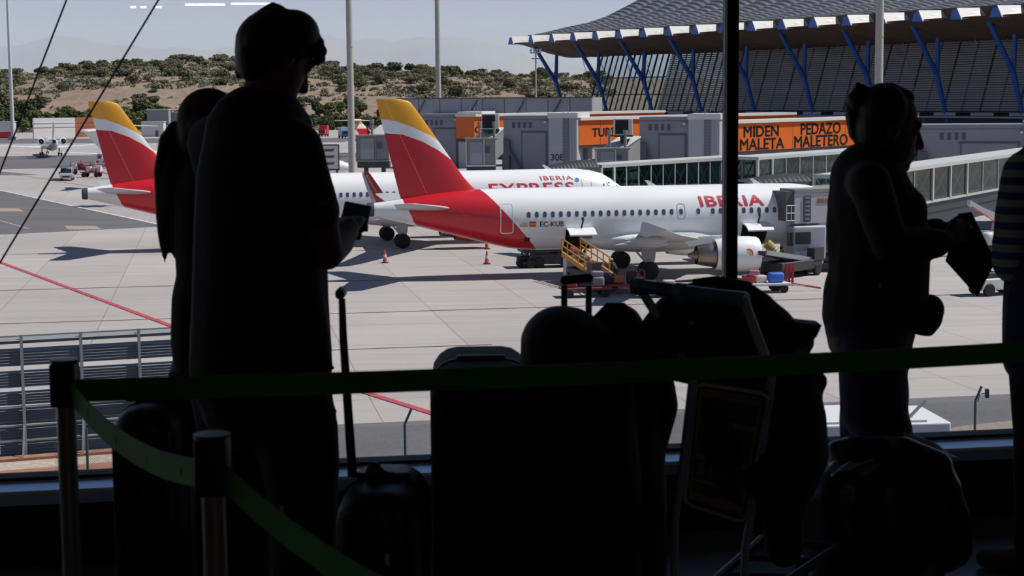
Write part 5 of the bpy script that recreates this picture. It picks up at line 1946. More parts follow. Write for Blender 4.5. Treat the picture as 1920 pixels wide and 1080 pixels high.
for px, top in ((162, 809), (758, 787), (1180, 780), (1826, 737)):
    Y = A.y + (B.y - A.y) * (px - 100) / 1900
    q = P(px, 800, Y)
    x = (V((q.x, q.y, 0)) - V((A.x, A.y, 0))).dot(V((cos(ang), sin(ang), 0)))
    MB().tube([(x, -.03, 0), (x, -.03, H + .03), (x + (.20 if px > 300 else .0), -.03, H + (.48 if px > 300 else .30))], .04, 10).build('post', GRN, wf)
# camera on the last post
q = P(1836, 742, 54.0)
t = thing('security_camera', 'small camera on a bracket at the tip of the bent fence post', 'camera', (q.x, q.y, q.z - .05))
MB().tube([(-.05, 0, -.15), (.02, 0, .1), (.16, 0, .12)], .025, 8).build('bracket', STL, t)
MB().box((.24, -.02, .13), (.09, .2, .28)).build('housing', GBLK, t)

# white van roof under the window
a, b = P(1440, 800, 44.0), P(1757, 800, 46.0)
zt = P(1757, 795, 45).z
t = thing('box_truck', 'white flat roofed box vehicle standing just below the window, small lamp on its roof', 'truck', ((a.x + b.x) / 2, (a.y + b.y) / 2, 0), radians(5))
w = (b - a).length
MB().rbox((0, 1.3, zt * .55), (w, 2.6, zt * .9), .06).build('body', GWHT, t)
MB().prism([V((-w / 2, 2.6, zt)), V((w * .12, 2.6, zt)), V((w * .38, 0.1, zt)), V((-w / 2, .1, zt))], (0, 0, .06)).build('roof_panel', GWHT, t)
MB().box((0, -.02, zt * .80), (w * .96, .05, .07)).build('side_rail', GGRY, t)
MB().bar((w * .30, .5, zt), (w * .40, .6, zt + .50), .10, .05).build('roof_lamp', GGRY, t)
MB().box((-w * .15, .8, zt + .1), (.12, .12, .2)).build('roof_vent', GBLK, t)
for x in (-w * .34, w * .32):
    for y in (.05, 2.5):
        q = MB()
        wheel(q, (x, y, .42), .42, .3)
        q.build('wheel', TYRE, t)
# ------------------------------------------------------------------ the waiting hall
WA = radians(9.74)
WX, WN = V((cos(WA), sin(WA), 0)), V((-sin(WA), cos(WA), 0))
W0 = V((0, 5.847, FLOOR))
CEIL = FLOOR + 3.6
def wp(x, n, z):                       # along the window wall, outwards, above the floor
    return W0 + WX * x + WN * n + V((0, 0, z))
def wbox(mb, x0, x1, n0, n1, z0, z1):
    return mb.prism([wp(x0, n0, z0), wp(x1, n0, z0), wp(x1, n1, z0), wp(x0, n1, z0)], (0, 0, z1 - z0))
FLOORM = mat('hall_floor_stone', (0.38, 0.38, 0.42), 0.28, var=0.1, vscale=2)
DARKWALL = mat('hall_wall', (0.05, 0.045, 0.04), 0.8)
CEILM = mat('hall_ceiling', (0.05, 0.045, 0.04), 0.8)
LOWW = mat('low_wall_brown', (0.05, 0.026, 0.016), 0.7, var=0.15, vscale=3)
ALU = mat('sill_aluminium', (0.80, 0.82, 0.86), 0.28, 0.9)
FRAME = mat('window_frame_dark', (0.018, 0.019, 0.022), 0.7, 0.0)
structure(wbox(MB(), -14, 14, -46, .1, -.35, 0).build('floor', FLOORM))
structure(wbox(MB(), -14, 14, -46, 2.6, 3.6, 3.9).build('ceiling', CEILM))
structure(wbox(MB(), -14, 14, -46.3, -46, 0, 3.6).build('wall_back', DARKWALL))
structure(wbox(MB(), -14.3, -14, -46, .1, 0, 3.6).build('wall_left', DARKWALL))
structure(wbox(MB(), 14, 14.3, -46, .1, 0, 3.6).build('wall_right', DARKWALL))
structure(wbox(MB(), -14, 14, 0, .14, -10.35, .225).build('wall_front', LOWW))
m = MB().prism([wp(-14, .02, .225), wp(-14, .02, .282), wp(-14, -.055, .270), wp(-14, -.068, .262), wp(-14, -.068, .225), wp(-14, 0, .225)], WX * 28)
structure(m.build('trim_1', ALU))
m = MB().tube([wp(-14, .026, .278), wp(14, .026, .278)], .008, 10)
structure(m.build('trim_2', ALU, smooth=60))
structure(wbox(MB(), -14, 14, .034, .12, .226, .297).build('trim_3', FRAME))
WG = glass('window_pane_glass', (0.97, 0.985, 1.0), rough=0.0, clear=0.985, refl=1.0)
MX = [-9.5, -5.9, -2.55, .80, 4.15, 7.5]
for k, x in enumerate([-14] + MX):
    x1 = (MX + [14])[k]
    w = structure(wbox(MB(), x + .025, x1 - .025, .068, .074, .297, 3.6).build('window_%d' % (k + 1), WG))
mull_px = P(1374.5, 300, 6.0)
for x in MX:
    structure(wbox(MB(), x - .021, x + .021, .045, .10, .297, 3.6).build('window_mullion', FRAME))

# tension rods outside the left pane
CAB = mat('rod_steel_dark', (0.06, 0.06, 0.07), 0.5, 0.4)
def on_wall(px, py, n):
    d = ray(px, py)
    t_ = (W0 + WN * n - CP).dot(WN) / d.dot(WN)
    return CP + d * t_
for (a, b, lab) in (((-70, 504), (150, -66), 'thin diagonal steel rod across the window nearest the far white light mast'), ((-80, 625), (335, -63), 'thin diagonal steel rod across the window crossing the far striped aircraft tail')):
    p, q = on_wall(*a, .22), on_wall(*b, .22)
    d = (q - p).normalized()
    q2 = p + d * ((CEIL - .02 - p.z) / d.z)
    tag(MB().tube([p - d * .6, q2], .0032, 8).build('tension_rod', CAB), lab, 'rod')

# ceiling lamps far behind the viewer that mirror faintly in the pane
LAMP = mat('lamp_diffuser', (0.8, 0.8, 0.8), 0.5, emis=((1.0, 0.97, 0.92), 9.0))
HOUS = mat('lamp_housing', (0.2, 0.2, 0.2), 0.6)
def mirror_lamp(px0, px1, py, lab):
    pts = []
    for px in (px0, px1):
        h = on_wall(px, py, .068)
        d = (h - CP).normalized()
        r = d - WN * 2 * d.dot(WN)
        pts.append(h + r * ((CEIL - .10 - h.z) / r.z))
    a, b = pts
    t = thing('ceiling_lamp', lab, 'lamp', (a + b) / 2)
    o = (a + b) / 2
    MB().bar(a - o, b - o, .16, .04).build('diffuser', LAMP, t)
    MB().bar(a - o + V((0, 0, .06)), b - o + V((0, 0, .06)), .2, .08).build('housing', HOUS, t)
mirror_lamp(347, 422, 8.5, 'lit strip lamp on the hall ceiling, mirrored in the pane left of the man')
mirror_lamp(433, 508, 7.0, 'lit strip lamp on the hall ceiling, mirrored in the pane just above the man')
for x0, x1 in ((245, 255), (263, 274), (292, 303)):
    mirror_lamp(x0, x1, 13.2, {245: 'first', 263: 'second', 292: 'third'}[x0] + ' of three short lit lamps mirrored in the pane by the right diagonal rod')
# two warm lamps of the hall behind and beside the viewer
def hall_lamp(loc, lab, power):
    t = thing('ceiling_lamp', lab, 'lamp', loc)
    MB().lathe([(.16, 0), (.18, .02), (.18, .08), (.02, .09)], (0, 0, 0), 20).build('housing', HOUS, t)
    MB().lathe([(.02, -.005), (.14, -.005), (.14, .0), (.02, .0)], (0, 0, 0), 20).build('diffuser', mat('warm_lamp', (0.8, 0.7, 0.6), 0.5, emis=((1.0, 0.78, 0.55), power)), t)
hall_lamp((-9.5, 3.85, CEIL - .10), 'round warm ceiling lamp far to the left of the queue barrier, out of the picture', 42.0)
hall_lamp((1.6, -2.5, CEIL - .10), 'round warm ceiling lamp behind the viewer, out of the picture', 1.5)

# ------------------------------------------------------------------ people
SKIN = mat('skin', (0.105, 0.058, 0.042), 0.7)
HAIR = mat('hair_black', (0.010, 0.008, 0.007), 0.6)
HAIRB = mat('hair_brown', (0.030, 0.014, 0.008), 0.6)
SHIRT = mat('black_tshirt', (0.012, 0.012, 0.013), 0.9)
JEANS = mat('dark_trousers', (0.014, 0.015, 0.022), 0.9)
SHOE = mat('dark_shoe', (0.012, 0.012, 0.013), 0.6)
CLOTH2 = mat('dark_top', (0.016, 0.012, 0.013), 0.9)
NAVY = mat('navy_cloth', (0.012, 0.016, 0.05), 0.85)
PHONE = mat('phone_black', (0.01, 0.01, 0.011), 0.7)

def hand(w, fwd, up, side, s=1.0, curl=.6):
    """palm with four unequal curled fingers and a thumb; fwd to the finger tips, side to the thumb"""
    w, fwd, up, side = V(w), V(fwd).normalized(), V(up).normalized(), V(side).normalized()
    out = []
    palm = [w, w + fwd * .045 * s, w + fwd * .085 * s]
    for k in (-1.2, -.4, .4, 1.2):
        out.append(limb([w + side * k * .010, w + fwd * .05 * s + side * k * .018 * s, w + fwd * .085 * s + side * k * .020 * s], [.016 * s, .016 * s, .012 * s]))
    for k, ln_ in ((-1.35, .068), (-.45, .080), (.45, .086), (1.35, .076)):
        b = w + fwd * .085 * s + side * k * .020 * s
        d1 = (fwd * cos(curl * .5) - up * sin(curl * .5))
        d2 = (fwd * cos(curl * 1.3) - up * sin(curl * 1.3))
        d3 = (fwd * cos(curl * 2.1) - up * sin(curl * 2.1))
        p1 = b + d1 * ln_ * .45 * s
        p2 = p1 + d2 * ln_ * .32 * s
        p3 = p2 + d3 * ln_ * .25 * s
        out.append(limb([b, p1, p2, p3], [.0095 * s, .009 * s, .0082 * s, .007 * s], n=10))
    b = w + fwd * .022 * s + side * .030 * s
    out.append(limb([b, b + (fwd * .6 + side * .7) * .035 * s, b + (fwd * .9 + side * .45 - up * .35) * .062 * s], [.013 * s, .011 * s, .009 * s], n=10))
    return out
def head(c, f, scale=1.0, tilt=0.0):
    """skull, jaw, nose, brow, lips and ears; f is the horizontal facing, tilt bows the head"""
    f = V((f[0], f[1], 0)).normalized()
    r = V((f.y, -f.x, 0))
    ff = f * cos(tilt) - V((0, 0, 1)) * sin(tilt)
    uu = f * sin(tilt) + V((0, 0, 1)) * cos(tilt)
    R = Mx((ff, r, uu)).transposed()
    c = V(c)
    s = scale
    L = lambda a, b, d: c + ff * a * s + r * b * s + uu * d * s
    out = [blob(L(-.010, 0, .030), (.098 * s, .077 * s, .100 * s), R), blob(L(.035, 0, -.035), (.062 * s, .060 * s, .085 * s), R), limb([L(.045, 0, -.095), L(.075, 0, -.098)], [.032 * s, .022 * s]),
           limb([L(.088, 0, .022), L(.108, 0, -.018), L(.112, 0, -.026)], [.010 * s, .013 * s, .015 * s]), limb([L(.080, -.035, .034), L(.088, 0, .036), L(.080, .035, .034)], [.014 * s, .014 * s, .014 * s]),
           limb([L(.090, -.018, -.060), L(.097, 0, -.060), L(.090, .018, -.060)], [.008 * s, .010 * s, .008 * s]), limb([L(.088, -.014, -.072), L(.094, 0, -.073), L(.088, .014, -.072)], [.008 * s, .010 * s, .008 * s])]
    for sd in (-1, 1):
        out.append(blob(L(-.005, sd * .078, -.005), (.020 * s, .010 * s, .032 * s), R))
        out.append(blob(L(.078, sd * .032, .012), (.012 * s, .014 * s, .010 * s), R))
    return out, L, R
def shoes(prim, p, f):
    f = V((f[0], f[1], 0)).normalized()
    p = V((p[0], p[1], FLOOR))
    return [limb([p + V((0, 0, .05)) - f * .03, p + V((0, 0, .05)) + f * .07, p + V((0, 0, .035)) + f * .19], [.05, .048, .034])]

# --- standing man with the phone
MY_ = 4.55
def q_(px, py, dy=0.0, Y=MY_):
    return P(px, py, Y + dy)
mf = V((.80, .60, 0))
man = thing('person', 'person in a dark T-shirt with tousled hair, standing and looking down at a phone', 'person', (q_(490, 900).x, MY_, FLOOR))
mo = V(man.location)
def add_to(t, name, prims, m, voxel=.007, smooth=5):
    loc = V(t.location)
    for p in prims:
        p.v = [a - loc for a in p.v]
    return organic(name, prims, m, t, voxel, smooth)
hp, HL, HR_ = head(q_(517, 110), mf, 1.0, .55)
body = list(hp)
body.append(limb([q_(492, 250, .02), q_(497, 185, .0), q_(508, 140, 0)], [.075, .066, .06]))
sr, sL = q_(560, 277, -.13), q_(402, 268, .15)
body.append(limb([sL, q_(488, 252, .0), sr], [.062, .080, .062]))
body.append(limb([q_(488, 300), q_(486, 420), q_(486, 560), q_(486, 680)], [.135, .14, .135, .14]))
er, wr = q_(612, 474, -.10), q_(652, 430, .07)
body.append(limb([sr, q_(594, 380, -.14), er], [.056, .050, .043]))
body.append(limb([er, q_(635, 454, .0), wr], [.046, .042, .032]))
el, wl = q_(430, 470, .28), q_(600, 445, .34)
body.append(limb([sL, el], [.054, .042]))
body.append(limb([el, wl, q_(640, 428, .36)], [.042, .032, .028]))
hf = V((.10, .95, .26))
body += hand(wr, hf, V((-.1, -.26, .95)), V((-1, .12, .0)), .95, .8)
body += hand(q_(646, 424, .36), V((.22, -.95, .15)), V((0, .3, 1)), V((-.9, -.1, .3)), 1.0, .6)
hipR, hipL = q_(540, 730, -.06), q_(436, 730, .07)
kR, kL = V((q_(572, 900).x, MY_ - .06, FLOOR + .50)), V((q_(440, 900).x, MY_ + .10, FLOOR + .50))
fR, fL = V((q_(575, 900).x, MY_ - .10, FLOOR + .09)), V((q_(435, 900).x, MY_ + .12, FLOOR + .09))
for h_, k_, f_ in ((hipR, kR, fR), (hipL, kL, fL)):
    body.append(limb([h_, k_, f_], [.085, .055, .042]))
    body += shoes(None, f_, mf)
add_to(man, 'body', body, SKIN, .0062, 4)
# T-shirt: loose, with short sleeves and a hem at hip height
sh = [limb([q_(486, 262), q_(488, 330), q_(487, 430), q_(488, 560), q_(489, 690)], [.150, .172, .178, .185, .196]),
      limb([sL, q_(488, 256, .0), sr], [.078, .098, .066]), limb([sr, q_(570, 315, -.14), q_(597, 398, -.13)], [.064, .063, .058]), limb([sL, q_(416, 350, .22), q_(424, 410, .26)], [.075, .068, .062]),
      limb([q_(560, 560, -.05), q_(572, 660, -.06), q_(575, 690, -.06)], [.07, .074, .066]), limb([q_(610, 684, -.1), q_(622, 690, -.1)], [.022, .012])]
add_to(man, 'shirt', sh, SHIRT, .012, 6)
tr = [limb([q_(486, 700), q_(486, 740)], [.165, .165])]
for h_, k_, f_, px_ in ((hipR, kR, fR, 560), (hipL, kL, fL, 430)):
    tr.append(limb([h_, k_, f_ + V((0, 0, .05))], [.118, .098, .080]))
    tr.append(limb([q_(570, 740, -.06), q_(582, 800, -.06), q_(585, 880, -.06)], [.075, .075, .076]))
tr.append(limb([q_(610, 772, -.08), q_(630, 770, -.08)], [.028, .008]))
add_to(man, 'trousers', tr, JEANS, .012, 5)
sh_ = []
for f_ in (fR, fL):
    sh_ += [limb([V((f_.x, f_.y, FLOOR + .05)) - mf * .05, V((f_.x, f_.y, FLOOR + .055)) + mf * .08, V((f_.x, f_.y, FLOOR + .042)) + mf * .21], [.056, .054, .040])]
add_to(man, 'shoes', sh_, SHOE, .01, 3)
# hair: cap of hair with a forelock hanging in front and loose tufts
hr = [blob(q_(515, 80), (.105, .096, .088)), blob(q_(480, 112, -.01), (.054, .082, .064)), blob(q_(549, 66), (.072, .08, .068)), limb([q_(565, 58), q_(592, 82), q_(601, 108)], [.030, .022, .010]),
      limb([q_(548, 42), q_(580, 66), q_(597, 92)], [.035, .028, .016]), limb([q_(455, 95), q_(449, 140)], [.018, .012])]
rd = random.Random(3)
for a, b, c in (((492, 26), (520, 13), (540, 20)), ((470, 40), (498, 18), (515, 14)), ((520, 22), (555, 26), (566, 40)), ((540, 28), (575, 46), (590, 58)), ((575, 52), (602, 78), (606, 98)), ((588, 70), (608, 96), (603, 118)), ((580, 80), (596, 108), (592, 122)), ((455, 66), (446, 92), (443, 120)), ((500, 20), (512, 10), (530, 12))):
    hr.append(limb([q_(*a), q_(*b), q_(*c)], [.014, .010, .004], n=8))
man_hair = add_to(man, 'hair', hr, HAIR, .005, 2)
rd = random.Random(8)
st = MB()
for k in range(60):
    a = rd.uniform(-.2, 2.6)                   # round the crown, from the nape side to the forelock
    x0, y0 = 519 - 68 * cos(a + .35), 84 - 62 * sin(a + .35) + (8 if a > 2 else 0)
    dx, dy = rd.uniform(4, 16), rd.uniform(-8, 4) + max(0, a - 1.2) * 9
    p0, p2 = q_(x0, y0 + 6, rd.uniform(-.03, .03)), q_(x0 + dx, y0 + dy, rd.uniform(-.03, .03))
    p1 = (p0 + p2) / 2 + V((0, 0, rd.uniform(.002, .009)))
    st.tube([p0 - mo, p1 - mo, p2 - mo], [.0028, .0022, .0008], 5)
for k in range(22):
    x0, y0 = rd.uniform(588, 608), rd.uniform(78, 104)
    p0, p2 = q_(x0, y0, rd.uniform(-.03, .03)), q_(x0 + rd.uniform(-14, 5), y0 + rd.uniform(16, 28), rd.uniform(-.03, .03))
    st.tube([p0 - mo, (p0 + p2) / 2 - mo + V((.006, 0, 0)), p2 - mo], [.003, .0024, .0008], 5)
st.build('loose_strands', HAIR, man_hair)
# phone held in the hand
ph = thing('phone', 'dark phone held up in the hand of the standing man', 'phone', q_(667, 403, .19))
xd = V((.97, .06, -.20)).normalized()
yd = V((.05, .93, .32))
yd = (yd - xd * yd.dot(xd)).normalized()
R = Mx((xd, yd, xd.cross(yd))).transposed()
MB().rbox((0, 0, 0), (.076, .148, .009), .006, rot=R).build('case', PHONE, ph)
MB().rbox(R @ V((0, 0, .0048)), (.068, .138, .001), .0004, rot=R).build('screen', BLACK, ph)

# --- companion behind him with the long ponytail
WY = 4.98
def p_(px, py, dy=0.0):
    return P(px, py, WY + dy)
cf = V((.95, .30, 0))
com = thing('person', 'person with a long ponytail standing close behind the man, mostly hidden by him', 'person', (p_(420, 900).x, WY, FLOOR))
hp, HL2, _ = head(p_(392, 245), cf, .95, .3)
body = list(hp)
body.append(limb([p_(398, 340), p_(396, 290), p_(396, 260)], [.062, .052, .05]))
body.append(limb([p_(350, 345, .02), p_(400, 335), p_(470, 345, -.08)], [.052, .06, .052]))
body.append(limb([p_(398, 380), p_(402, 520), p_(405, 660)], [.105, .10, .115]))
body.append(limb([p_(350, 345, .02), p_(360, 470, .02), p_(460, 560, .04)], [.045, .038, .026]))
body += hand(p_(460, 560, .04), V((.9, 0, -.2)), V((0, 0, 1)), V((0, .9, .3)), .9, .7)
for s_ in (-1, 1):
    x = p_(405 + s_ * 40, 900).x
    body.append(limb([p_(405 + s_ * 34, 700), V((x, WY, FLOOR + .46)), V((x, WY, FLOOR + .08))], [.085, .052, .04]))
    body += shoes(None, (x, WY), cf)
add_to(com, 'body', body, SKIN, .0075, 4)
tp = [limb([p_(400, 350), p_(400, 430), p_(402, 520), p_(404, 560), p_(402, 640), p_(406, 706)], [.108, .118, .112, .130, .130, .124]), limb([p_(352, 350, .02), p_(400, 340), p_(470, 350, -.08)], [.06, .07, .06]), limb([p_(350, 350, .02), p_(354, 430, .02)], [.06, .054])]
add_to(com, 'top', tp, CLOTH2, .012, 5)
tr = [limb([p_(406, 690), p_(408, 720)], [.122, .122])]
for s_ in (-1, 1):
    x = p_(405 + s_ * 40, 900).x
    tr.append(limb([p_(405 + s_ * 30, 720), V((x, WY, FLOOR + .46)), V((x, WY, FLOOR + .10))], [.10, .075, .06]))
add_to(com, 'trousers', tr, JEANS, .012, 4)
hr = [blob(p_(402, 243), (.098, .10, .092)), blob(p_(372, 252), (.062, .08, .078)), blob(p_(438, 228), (.078, .085, .078)), blob(p_(446, 260), (.06, .08, .09)),
      limb([p_(352, 232), p_(328, 242), p_(312, 262), p_(303, 320), p_(304, 400), p_(307, 450), p_(309, 492)], [.020, .024, .022, .024, .020, .016, .004], n=12),
      limb([p_(330, 285), p_(318, 340), p_(316, 420), p_(314, 474)], [.030, .034, .026, .006], n=12), limb([p_(345, 275), p_(332, 340), p_(330, 440), p_(332, 480)], [.030, .036, .030, .012], n=12),
      limb([p_(356, 220), p_(348, 245), p_(352, 275)], [.018, .014, .02], n=10)]
add_to(com, 'hair', hr, HAIRB, .006, 3)

# --- woman on the right, in profile, reading a folder
RY = 5.62
def r_(px, py, dy=0.0):
    return P(px, py, RY + dy)
wf_ = V((.98, .10, 0))
wom = thing('person', 'person in profile with a small hair bun, standing and reading a dark folder', 'person', (r_(1640, 900).x, RY, FLOOR))
hp, HL3, _ = head(r_(1664, 244), V((1, .06, 0)), 1.06, .22)
body = list(hp)
body.append(limb([r_(1630, 322), r_(1640, 285), r_(1652, 255)], [.068, .060, .058]))
body.append(limb([r_(1632, 335, .19), r_(1625, 326), r_(1632, 340, -.19)], [.055, .068, .055]))
body.append(limb([r_(1636, 380), r_(1645, 470), r_(1640, 570), r_(1632, 620)], [.14, .14, .14, .15]))
for s_ in (-1, 1):
    sd = r_(1632, 340, s_ * .19)
    el = r_(1668, 458 + 4 * s_, s_ * .20)
    wr = r_(1770, 440 - 9 * s_, s_ * .07)
    body.append(limb([sd, r_(1648, 400, s_ * .21), el], [.054, .050, .044]))
    body.append(limb([el, r_(1715, 452, s_ * .14), wr], [.044, .040, .029]))
    body += hand(wr, r_(1800, 438, s_ * .03) - wr, V((0, s_ * .6, .6)), V((.1, -s_ * .25, .9)), .95, .55)
    x = r_(1640, 900).x
    ft = V((x + .02 * s_, RY - s_ * .09, FLOOR + .09))
    body.append(limb([r_(1636, 660, s_ * .08), V((x + .01, RY - s_ * .09, FLOOR + .47)), ft], [.09, .06, .045]))
    body += shoes(None, ft, wf_)
add_to(wom, 'body', body, SKIN, .0068, 4)
tp = [limb([r_(1628, 338), r_(1634, 380), r_(1648, 420), r_(1650, 480), r_(1645, 545), r_(1630, 600), r_(1636, 640)], [.130, .148, .160, .166, .172, .152, .13]), limb([r_(1630, 342, .19), r_(1622, 336), r_(1630, 346, -.19)], [.068, .080, .068]),
      blob(r_(1700, 395), (.065, .12, .08)), limb([r_(1616, 318), r_(1588, 348), r_(1582, 420), r_(1588, 500)], [.052, .058, .060, .062]), limb([r_(1592, 540), r_(1588, 590), r_(1600, 640)], [.085, .085, .07])]
for s_ in (-1, 1):
    tp.append(limb([r_(1632, 345, s_ * .19), r_(1650, 405, s_ * .21), r_(1666, 450, s_ * .205)], [.068, .066, .060]))
    tp.append(limb([r_(1668, 460 + 6 * s_, s_ * .20), r_(1718, 452 - 8 * s_, s_ * .14), r_(1755, 446 - 10 * s_, s_ * .10)], [.062, .058, .050]))
add_to(wom, 'top', tp, CLOTH2, .012, 5)
tr = [limb([r_(1628, 600), r_(1636, 660)], [.150, .135])]
for s_ in (-1, 1):
    x = r_(1640, 900).x
    tr.append(limb([r_(1634, 660, s_ * .07), r_(1638, 760, s_ * .08), V((x, RY - s_ * .09, FLOOR + .44)), V((x, RY - s_ * .09, FLOOR + .12))], [.112, .112, .105, .085]))
tr.append(limb([r_(1668, 660), r_(1676, 740), r_(1672, 800)], [.055, .052, .05]))
tr.append(limb([r_(1604, 690), r_(1604, 760)], [.05, .05]))
add_to(wom, 'trousers', tr, NAVY, .012, 5)
hr = [blob(r_(1656, 214), (.092, .095, .103)), blob(r_(1636, 238), (.062, .088, .088)), limb([r_(1668, 178), r_(1698, 186), r_(1707, 204)], [.042, .032, .015]), blob(r_(1607, 187, -.01), (.036, .036, .032)),
      blob(r_(1614, 172), (.030, .03, .026)), limb([r_(1616, 168), r_(1608, 159), r_(1600, 172)], [.012, .010, .006], n=8), limb([r_(1590, 190), r_(1586, 202), r_(1594, 214)], [.012, .010, .006], n=8), limb([r_(1600, 215), r_(1604, 250), r_(1614, 272)], [.028, .024, .015], n=8)]
add_to(wom, 'hair', hr, HAIRB, .0055, 2)
ear = MB().tube([r_(1589, 198, -.06) - V(wom.location), r_(1588, 206, -.06) - V(wom.location)], .006, 8)
ear.build('hair_clip', GOLD, wom)
# folder
fo = thing('folder', 'dark folder held open in the hands of the facing person', 'folder', r_(1815, 470))
fl_ = V(fo.location)
poly = [r_(1797, 402, .06), r_(1822, 399, .05), r_(1867, 490, -.02), r_(1833, 557, -.05), r_(1773, 490, .0)]
MB().prism([a - fl_ for a in poly], V((.2, .95, .2)).normalized() * .012).build('cover', mat('folder_card', (0.022, 0.014, 0.013), 0.8), fo)
MB().prism([a - fl_ + V((0, -.002, 0)) for a in (r_(1806, 410, .045), r_(1822, 407, .04), r_(1858, 488, -.028), r_(1836, 528, -.045), r_(1790, 480, .0))], V((.2, .95, .2)).normalized() * .002).build('page', mat('folder_page', (0.06, 0.03, 0.025), 0.8), fo)
wb = thing('waist_bag', 'dark rounded pouch hanging in front of the hips of the facing person', 'bag', r_(1735, 592))
bl = V(wb.location)
add_to(wb, 'pouch', [blob(r_(1736, 590, -.02), (.056, .07, .066)), blob(r_(1745, 580, -.02), (.044, .07, .05)), limb([r_(1722, 612, -.02), r_(1740, 616, -.02)], [.03, .028])], NAVY, .009, 4)
MB().tube([r_(1712, 560, -.12) - bl, r_(1700, 540, -.16) - bl, r_(1650, 535, -.20) - bl], .012, 8).build('strap', NAVY, wb)

# --- person at the right edge in a striped shirt
SY = 5.30
def s_(px, py, dy=0.0):
    return P(px, py, SY + dy)
STR = NT('striped_cloth', rough=0.9)
z_ = STR.xyz()[2]
STRM = STR.color(STR.mix(STR.math('LESS_THAN', STR.math('FRACT', STR.math('DIVIDE', z_, .046)), .5), (0.13, 0.18, 0.36), (0.85, 0.82, 0.74)))
tb = STR.new('ShaderNodeBsdfTranslucent')
ms = STR.new('ShaderNodeMixShader')
ms.inputs[0].default_value = .7
STR.l.new(STR.b.inputs['Base Color'].links[0].from_socket, tb.inputs[0])
STR.l.new(STR.b.outputs[0], ms.inputs[1])
STR.l.new(tb.outputs[0], ms.inputs[2])
STR.l.new(ms.outputs[0], STR.n['Material Output'].inputs[0])
edge = thing('person', 'person in a blue and white striped shirt, cut by the picture edge', 'person', (s_(2000, 900).x, SY, FLOOR))
hp, _, _ = head(s_(1998, 190), V((-.6, .8, 0)), 1.0, .1)
body = list(hp)
body.append(limb([s_(2000, 300), s_(2000, 220)], [.07, .06]))
body.append(limb([s_(1930, 320), s_(2000, 300), s_(2070, 320)], [.05, .07, .05]))
body.append(limb([s_(2000, 350), s_(2000, 500), s_(2000, 620)], [.14, .14, .14]))
for q in (-1, 1):
    sd = s_(2000 + q * 72, 322)
    body.append(limb([sd, s_(2000 + q * 76, 470, -.02), s_(2000 + q * 86, 600, -.08)], [.050, .040, .028]))
    body += hand(s_(2000 + q * 86, 600, -.08), V((0, -.2, -1)), V((q, 0, 0)), V((0, -1, .2)), 1.0, .4)
    x = s_(2000 + q * 55, 900).x
    body.append(limb([s_(2000 + q * 50, 680), V((x, SY, FLOOR + .48)), V((x, SY, FLOOR + .09))], [.09, .06, .045]))
    body += shoes(None, (x, SY), V((-.6, .8, 0)))
add_to(edge, 'body', body, SKIN, .0075, 4)
tp = [limb([s_(2000, 330), s_(2000, 480), s_(2000, 540)], [.165, .165, .16]), limb([s_(1922, 322, .0), s_(2000, 312), s_(2080, 320)], [.068, .08, .066])]
for q in (-1, 1):
    tp.append(limb([s_(2000 + q * 82, 325, .0), s_(2000 + q * 92, 400, .0), s_(2000 + q * 97, 490, -.01)], [.066, .070, .073]))
add_to(edge, 'shirt', tp, STRM, .012, 4)
jk = [limb([s_(2004, 420, -.09), s_(1984, 490, -.09), s_(1964, 560, -.07), s_(1966, 660, -.05)], [.10, .112, .125, .14]), limb([s_(1920, 520, .0), s_(1916, 600, .0), s_(1920, 676, .0)], [.062, .062, .068])]
add_to(edge, 'jacket', jk, mat('jacket_blue', (0.010, 0.014, 0.075), .85), .013, 5)
tr = [limb([s_(2000, 640), s_(2000, 690)], [.14, .14])]
for q in (-1, 1):
    x = s_(2000 + q * 55, 900).x
    tr.append(limb([s_(2000 + q * 50, 680), V((x, SY, FLOOR + .48)), V((x, SY, FLOOR + .10))], [.10, .08, .068]))
add_to(edge, 'trousers', tr, JEANS, .013, 4)
add_to(edge, 'hair', [blob(s_(2000, 172), (.095, .095, .085))], HAIR, .009, 3)

